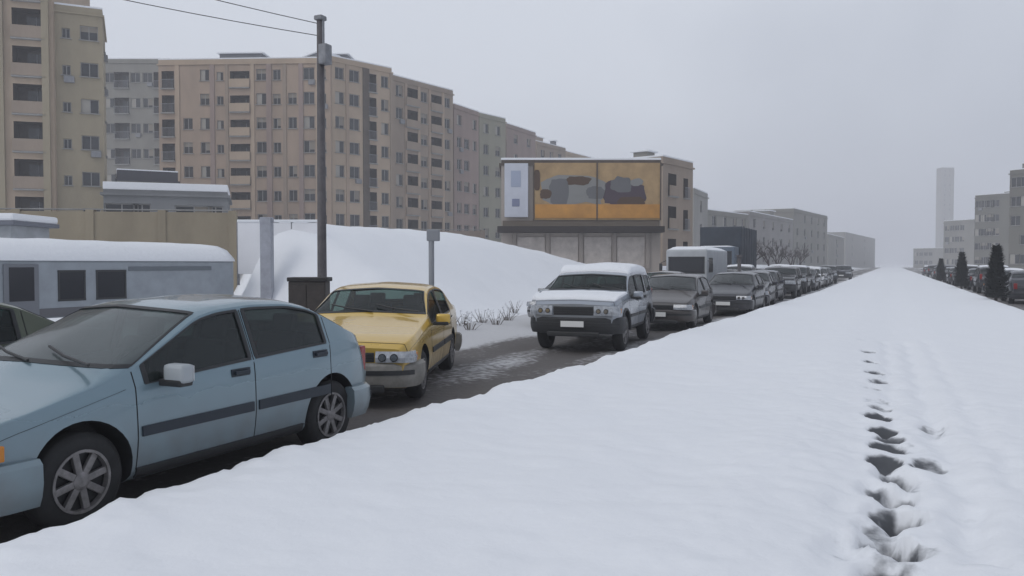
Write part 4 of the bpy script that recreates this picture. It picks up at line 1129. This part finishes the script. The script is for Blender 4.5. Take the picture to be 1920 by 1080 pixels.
# ------------------------------------------------------------------ poles and street furniture
def zb_at(x, y): return bank(x, y) if x < -10.6 else 0
px, py = C(604, 17)
root = empty('lamp_post', (px, py, 0)); tag(root, 'tall dark street pole rising high above the roofs left of centre', 'lamp post')
b = bmesh.new(); tube(b, [(0, 0, -.05), (0, 0, 1.2), (0, 0, 6.78)], [.115, .10, .075], 12); link('pole', b, POLE, root, smooth=True)
b = bmesh.new(); tube(b, [(0, 0, 0), (0, 0, .35)], [.17, .14], 12); link('base', b, POLE, root)
b = bmesh.new(); bx(b, (.12, 0, 6.05), (.2, .22, .42), 0, .03); bx(b, (.06, 0, 6.5), (.06, .06, .7), 0, .01); link('junction_box', b, GALV, root)
b = bmesh.new(); bx(b, (0, 0, 6.82), (.2, .2, .1), 0, .03); link('cap', b, GALV, root)
cx_, cy_ = C(580, 15.2)
root = empty('utility_cabinet', (cx_, cy_, 0), YAW); tag(root, 'dark brown utility cabinet at the foot of the tall pole behind the taxi', 'cabinet')
b = bmesh.new(); bx(b, (0, 0, .68), (.7, .4, 1.28), 0, .02); link('housing', b, BROWNMETAL, root)
b = bmesh.new(); bx(b, (.01, 0, 1.36), (.76, .46, .08), 0, .02); link('lid', b, mat('lid_black', (.015, .013, .013), .6), root)
for s in (-1, 1):
    b = bmesh.new(); bx(b, (s * .175, -.205, .7), (.33, .02, 1.1), 0, .005); dd_ = link('door', b, BROWNMETAL, root)
    b = bmesh.new(); bx(b, (s * .04, -.222, .75), (.02, .02, .14), 0); link('handle', b, GALV, dd_)
def post(name, label, cat, u, d, z1, r, m, head=None, z0=None, box=False):
    x, y = C(u, d); z0 = zb_at(x, y) - .1 if z0 is None else z0
    root = empty(name, (x, y, z0), YAW); tag(root, label, cat)
    b = bmesh.new()
    if box: bx(b, (0, 0, (z1 - z0) / 2), (2 * r, 2 * r, z1 - z0), 0, .02)
    else: tube(b, [(0, 0, 0), (0, 0, z1 - z0)], r, 10)
    link('pole', b, m, root, smooth=not box)
    b = bmesh.new()
    if head: bx(b, (head[0], 0, z1 - z0 - head[2] / 2), (head[1], .16, head[2]), 0, .03); link('head', b, m, root)
    return root
post('concrete_post', 'thick square grey post standing in the snow bank left of the tall pole', 'post', 501, 25, 3.1, .17, mat('post_grey', (.33, .34, .38), .8, noise_s=3), box=True, head=(.0, .42, .16))
post('marker_post', 'slim grey post with a small head above the yellow taxi roof', 'post', 809, 21, 2.55, .075, mat('post_slate', (.24, .25, .27), .7), head=(.05, .34, .3))
post('lamp_post', 'thin dark pole between the black hatchback and the truck', 'lamp post', 1386, 31, 2.0, .07, POLE, head=(0, .2, .12))
x, y = C(566, 24)
root = empty('road_sign', (x, y, zb_at(x, y) - .05), YAW); tag(root, 'small dark sign plate on a short stem in the snow left of the tall pole', 'sign')
b = bmesh.new(); tube(b, [(0, 0, 0), (0, 0, .6)], .025, 8); link('pole', b, GALV, root)
b = bmesh.new(); bx(b, (.05, -.03, .52), (.55, .03, .22), 0, .01); link('plate', b, mat('sign_slate', (.07, .075, .09), .5), root)

A_, B_ = Vector(C(446, 26.5)), Vector(C(598, 26.5)); dh = B_ - A_; hl = dh.length
root = empty('hoarding', (A_.x, A_.y, 1.2), math.atan2(dh.y, dh.x)); tag(root, 'white blank hoarding board standing in the snow left of the tall pole', 'hoarding')
hw = mat('hoarding_white', (.80, .80, .82), .6, noise_s=1.2, noise_a=.04)
for k in range(3):
    b = bmesh.new(); bx(b, (hl * (k + .5) / 3, 0, .98), (hl / 3 - .03, .04, 1.66 + (.06 if k == 0 else 0)), 0, .005); link('panel', b, hw, root)
for k in range(4):
    b = bmesh.new(); bx(b, (hl * k / 3, .06, .8), (.07, .07, 2.1), 0, .005); link('post', b, GALV, root)
b = bmesh.new(); bx(b, (hl / 2, 0, 1.87), (hl, .12, .09), 0, .03); link('snow_cover', b, SNOWC, root)

for k, (ex, ez, lab) in enumerate(((-9.0, 9.2, 'upper thin cable strung from the top of the tall pole towards the upper left'), (-12.5, 8.4, 'lower thin cable strung from the top of the tall pole towards the upper left'))):
    A3 = Vector((px, py, 6.7 - .25 * k)); B3 = Vector((-24 + ex * .3, -1.0 + k * 2.5, ez + 3))
    b = bmesh.new(); pts = []
    for q in range(25):
        t_ = q / 24; p_ = A3.lerp(B3, t_); p_.z -= 1.3 * 4 * t_ * (1 - t_) * .5; pts.append(p_)
    tube(b, pts, .009, 5); tag(link('overhead_cable', b, PLASTIC), lab, 'cable', 'cables from the tall pole')

# ------------------------------------------------------------------ trees, weeds
def bare_tree_mesh(h, seed, spread=1.0):
    rnd = random.Random(seed); b = bmesh.new()
    def grow(p, d, l, r, lv):
        p2 = p + d * l
        mid = p + d * l * .5 + Vector((rnd.uniform(-1, 1), rnd.uniform(-1, 1), 0)) * l * .05
        tube(b, [p, mid, p2], [r, r * .85, r * .65], 5 if lv > 1 else 8, cap=False)
        if lv >= 4: return
        for k in range(rnd.choice((3, 4, 4))):
            a = rnd.uniform(0, 6.28); tilt = rnd.uniform(.3, .75) * spread
            nd = (d + Vector((math.cos(a), math.sin(a), .15)) * tilt).normalized()
            grow(p + d * l * rnd.uniform(.6, 1), nd, l * rnd.uniform(.55, .8), r * .55, lv + 1)
    grow(Vector((0, 0, 0)), Vector((0, 0, 1)), h * .33, h * .022, 0)
    return b
trunk_bank = []
for k in range(4):
    o = link('crown', bare_tree_mesh(4.4, 30 + k), mat('twig_brown', (.06, .05, .048), .95), None); trunk_bank.append(o.data); bpy.data.objects.remove(o)
BT = [(-10.4, 47, .75), (-11.2, 56, .9), (-10.6, 63, 1.0), (-11, 71, 1.05), (-10.6, 80, 1.1), (-11, 90, 1.15), (-10.8, 101, 1.2), (-11, 113, 1.2)]
for k, (x, y, s) in enumerate(BT):
    root = empty('bare_tree', (x, y, zb_at(x, y) - .05), k * 1.3); root.scale = (s * 1.15, s * 1.15, s)
    tag(root, None, 'tree', 'bare trees lining the left road edge')
    root['label'] = ['nearest bare brown tree beside the tarpaulin truck', 'second bare tree from the tarpaulin truck', 'third bare tree along the left kerb', 'bare tree midway along the row, fourth from the truck', 'fifth bare tree of the left row, hazy', 'sixth bare tree of the left row, hazier', 'last but one bare tree before the vanishing point', 'farthest and faintest bare tree of the left row'][k]
    c = bpy.data.objects.new('crown', trunk_bank[k % 4]); COL.objects.link(c); c.parent = root
    b = bmesh.new(); tube(b, [(0, 0, 0), (0, 0, 1.3)], [.14, .105], 8); link('trunk', b, BARK, root)
def conifer(h, seed):
    rnd = random.Random(seed); b = bmesh.new()
    for k in range(2600):
        z = h * (.10 + .9 * rnd.random() ** 1.15); rr = (h * .13) * (1 - (z / h) ** 1.8) + .03
        a = rnd.uniform(0, 6.28); q = rr * (.35 + .75 * rnd.random() ** .5) * (1 + .25 * math.sin(a * 3 + z * 4))
        c = Vector((q * math.cos(a), q * math.sin(a), z)); l = rnd.uniform(.09, .22)
        o_ = Vector((math.cos(a), math.sin(a), rnd.uniform(.2, 1.2))).normalized() * l
        t_ = Vector((-math.sin(a), math.cos(a), rnd.uniform(-.4, .4))) * l * .35
        b.faces.new([b.verts.new(v) for v in (c - t_, c + t_, c + o_)])
    return b
for (u, d, h, lab) in ((1803, 46.8, 2.15, 'dark young evergreen, the middle one of three on the right strip edge'), (1868, 31.4, 2.2, 'dark young evergreen nearest the right edge of the photo'), (1764, 66, 1.9, 'small hazy evergreen farthest along the right strip edge')):
    x, y = C(u, d); x = max(x, 12.2) if False else x
    root = empty('evergreen_tree', (x, y, .12)); tag(root, lab, 'tree', 'evergreens on the right side')
    link('crown', conifer(h, int(u)), NEEDLE, root, recalc=False)
    b = bmesh.new(); tube(b, [(0, 0, -.1), (0, 0, h * .8)], [.07, .02], 6); link('trunk', b, BARK, root)
rnd = random.Random(4)
wm_ = []
for k in range(3):
    b = bmesh.new()
    for q in range(26):
        a = rnd.uniform(0, 6.28); r_ = rnd.uniform(.05, .3); l = rnd.uniform(.3, .75)
        tube(b, [(r_ * .4 * math.cos(a), r_ * .4 * math.sin(a), 0), (r_ * math.cos(a), r_ * math.sin(a), l * .6), (r_ * 1.6 * math.cos(a), r_ * 1.6 * math.sin(a), l)], [.008, .006, .003], 4, cap=False)
        if q % 2 == 0: bx(b, (r_ * 1.5 * math.cos(a), r_ * 1.5 * math.sin(a), l), (.07, .07, .06), 1, .02)
    o = link('dry_bush', b, [mat('dry_stalk', (.12, .10, .085), .95), SNOWC], None); wm_.append(o.data); bpy.data.objects.remove(o)
WL = ['dry twiggy bush nearest the marker post', 'tall dry weed clump halfway between taxi and grey boxy car', 'snow-dusted twigs just left of the grey boxy car', 'small dry clump low on the bank behind the taxi bonnet', 'thin dry stalks at the bank foot beside the grey boxy car', 'leaning dry stalks above the taxi bonnet', 'dry clump poking from the bank between the two posts', 'lone twig clump highest on the bank']
for k, (u, d) in enumerate(((868, 21.5), (905, 22.5), (952, 23.5), (880, 20), (930, 21.8), (845, 21), (700, 21), (965, 26.5))):
    x, y = C(u, d); o = bpy.data.objects.new('dry_bush', wm_[k % 3]); COL.objects.link(o)
    o.location = (x, y, zb_at(x, y) - .06); o.rotation_euler = (0, 0, k); o.scale = (.75, .75, .62); tag(o, WL[k], 'bush', 'dry bushes on the snow bank')

# ------------------------------------------------------------------ haze
b = bmesh.new(); bx(b, (0, 690, 34), (1990, 1700, 72))
hz = link('haze', b, [], None)
m = bpy.data.materials.new('haze_air'); m.use_nodes = True; t = m.node_tree
for n in list(t.nodes): t.nodes.remove(n)
o_ = t.nodes.new('ShaderNodeOutputMaterial'); pv = t.nodes.new('ShaderNodeVolumePrincipled')
pv.inputs['Color'].default_value = (.90, .90, .93, 1); pv.inputs['Density'].default_value = .0018; pv.inputs['Anisotropy'].default_value = .1
t.links.new(pv.outputs[0], o_.inputs['Volume']); hz.data.materials.append(m)
tag(hz, None, None, None, 'stuff')
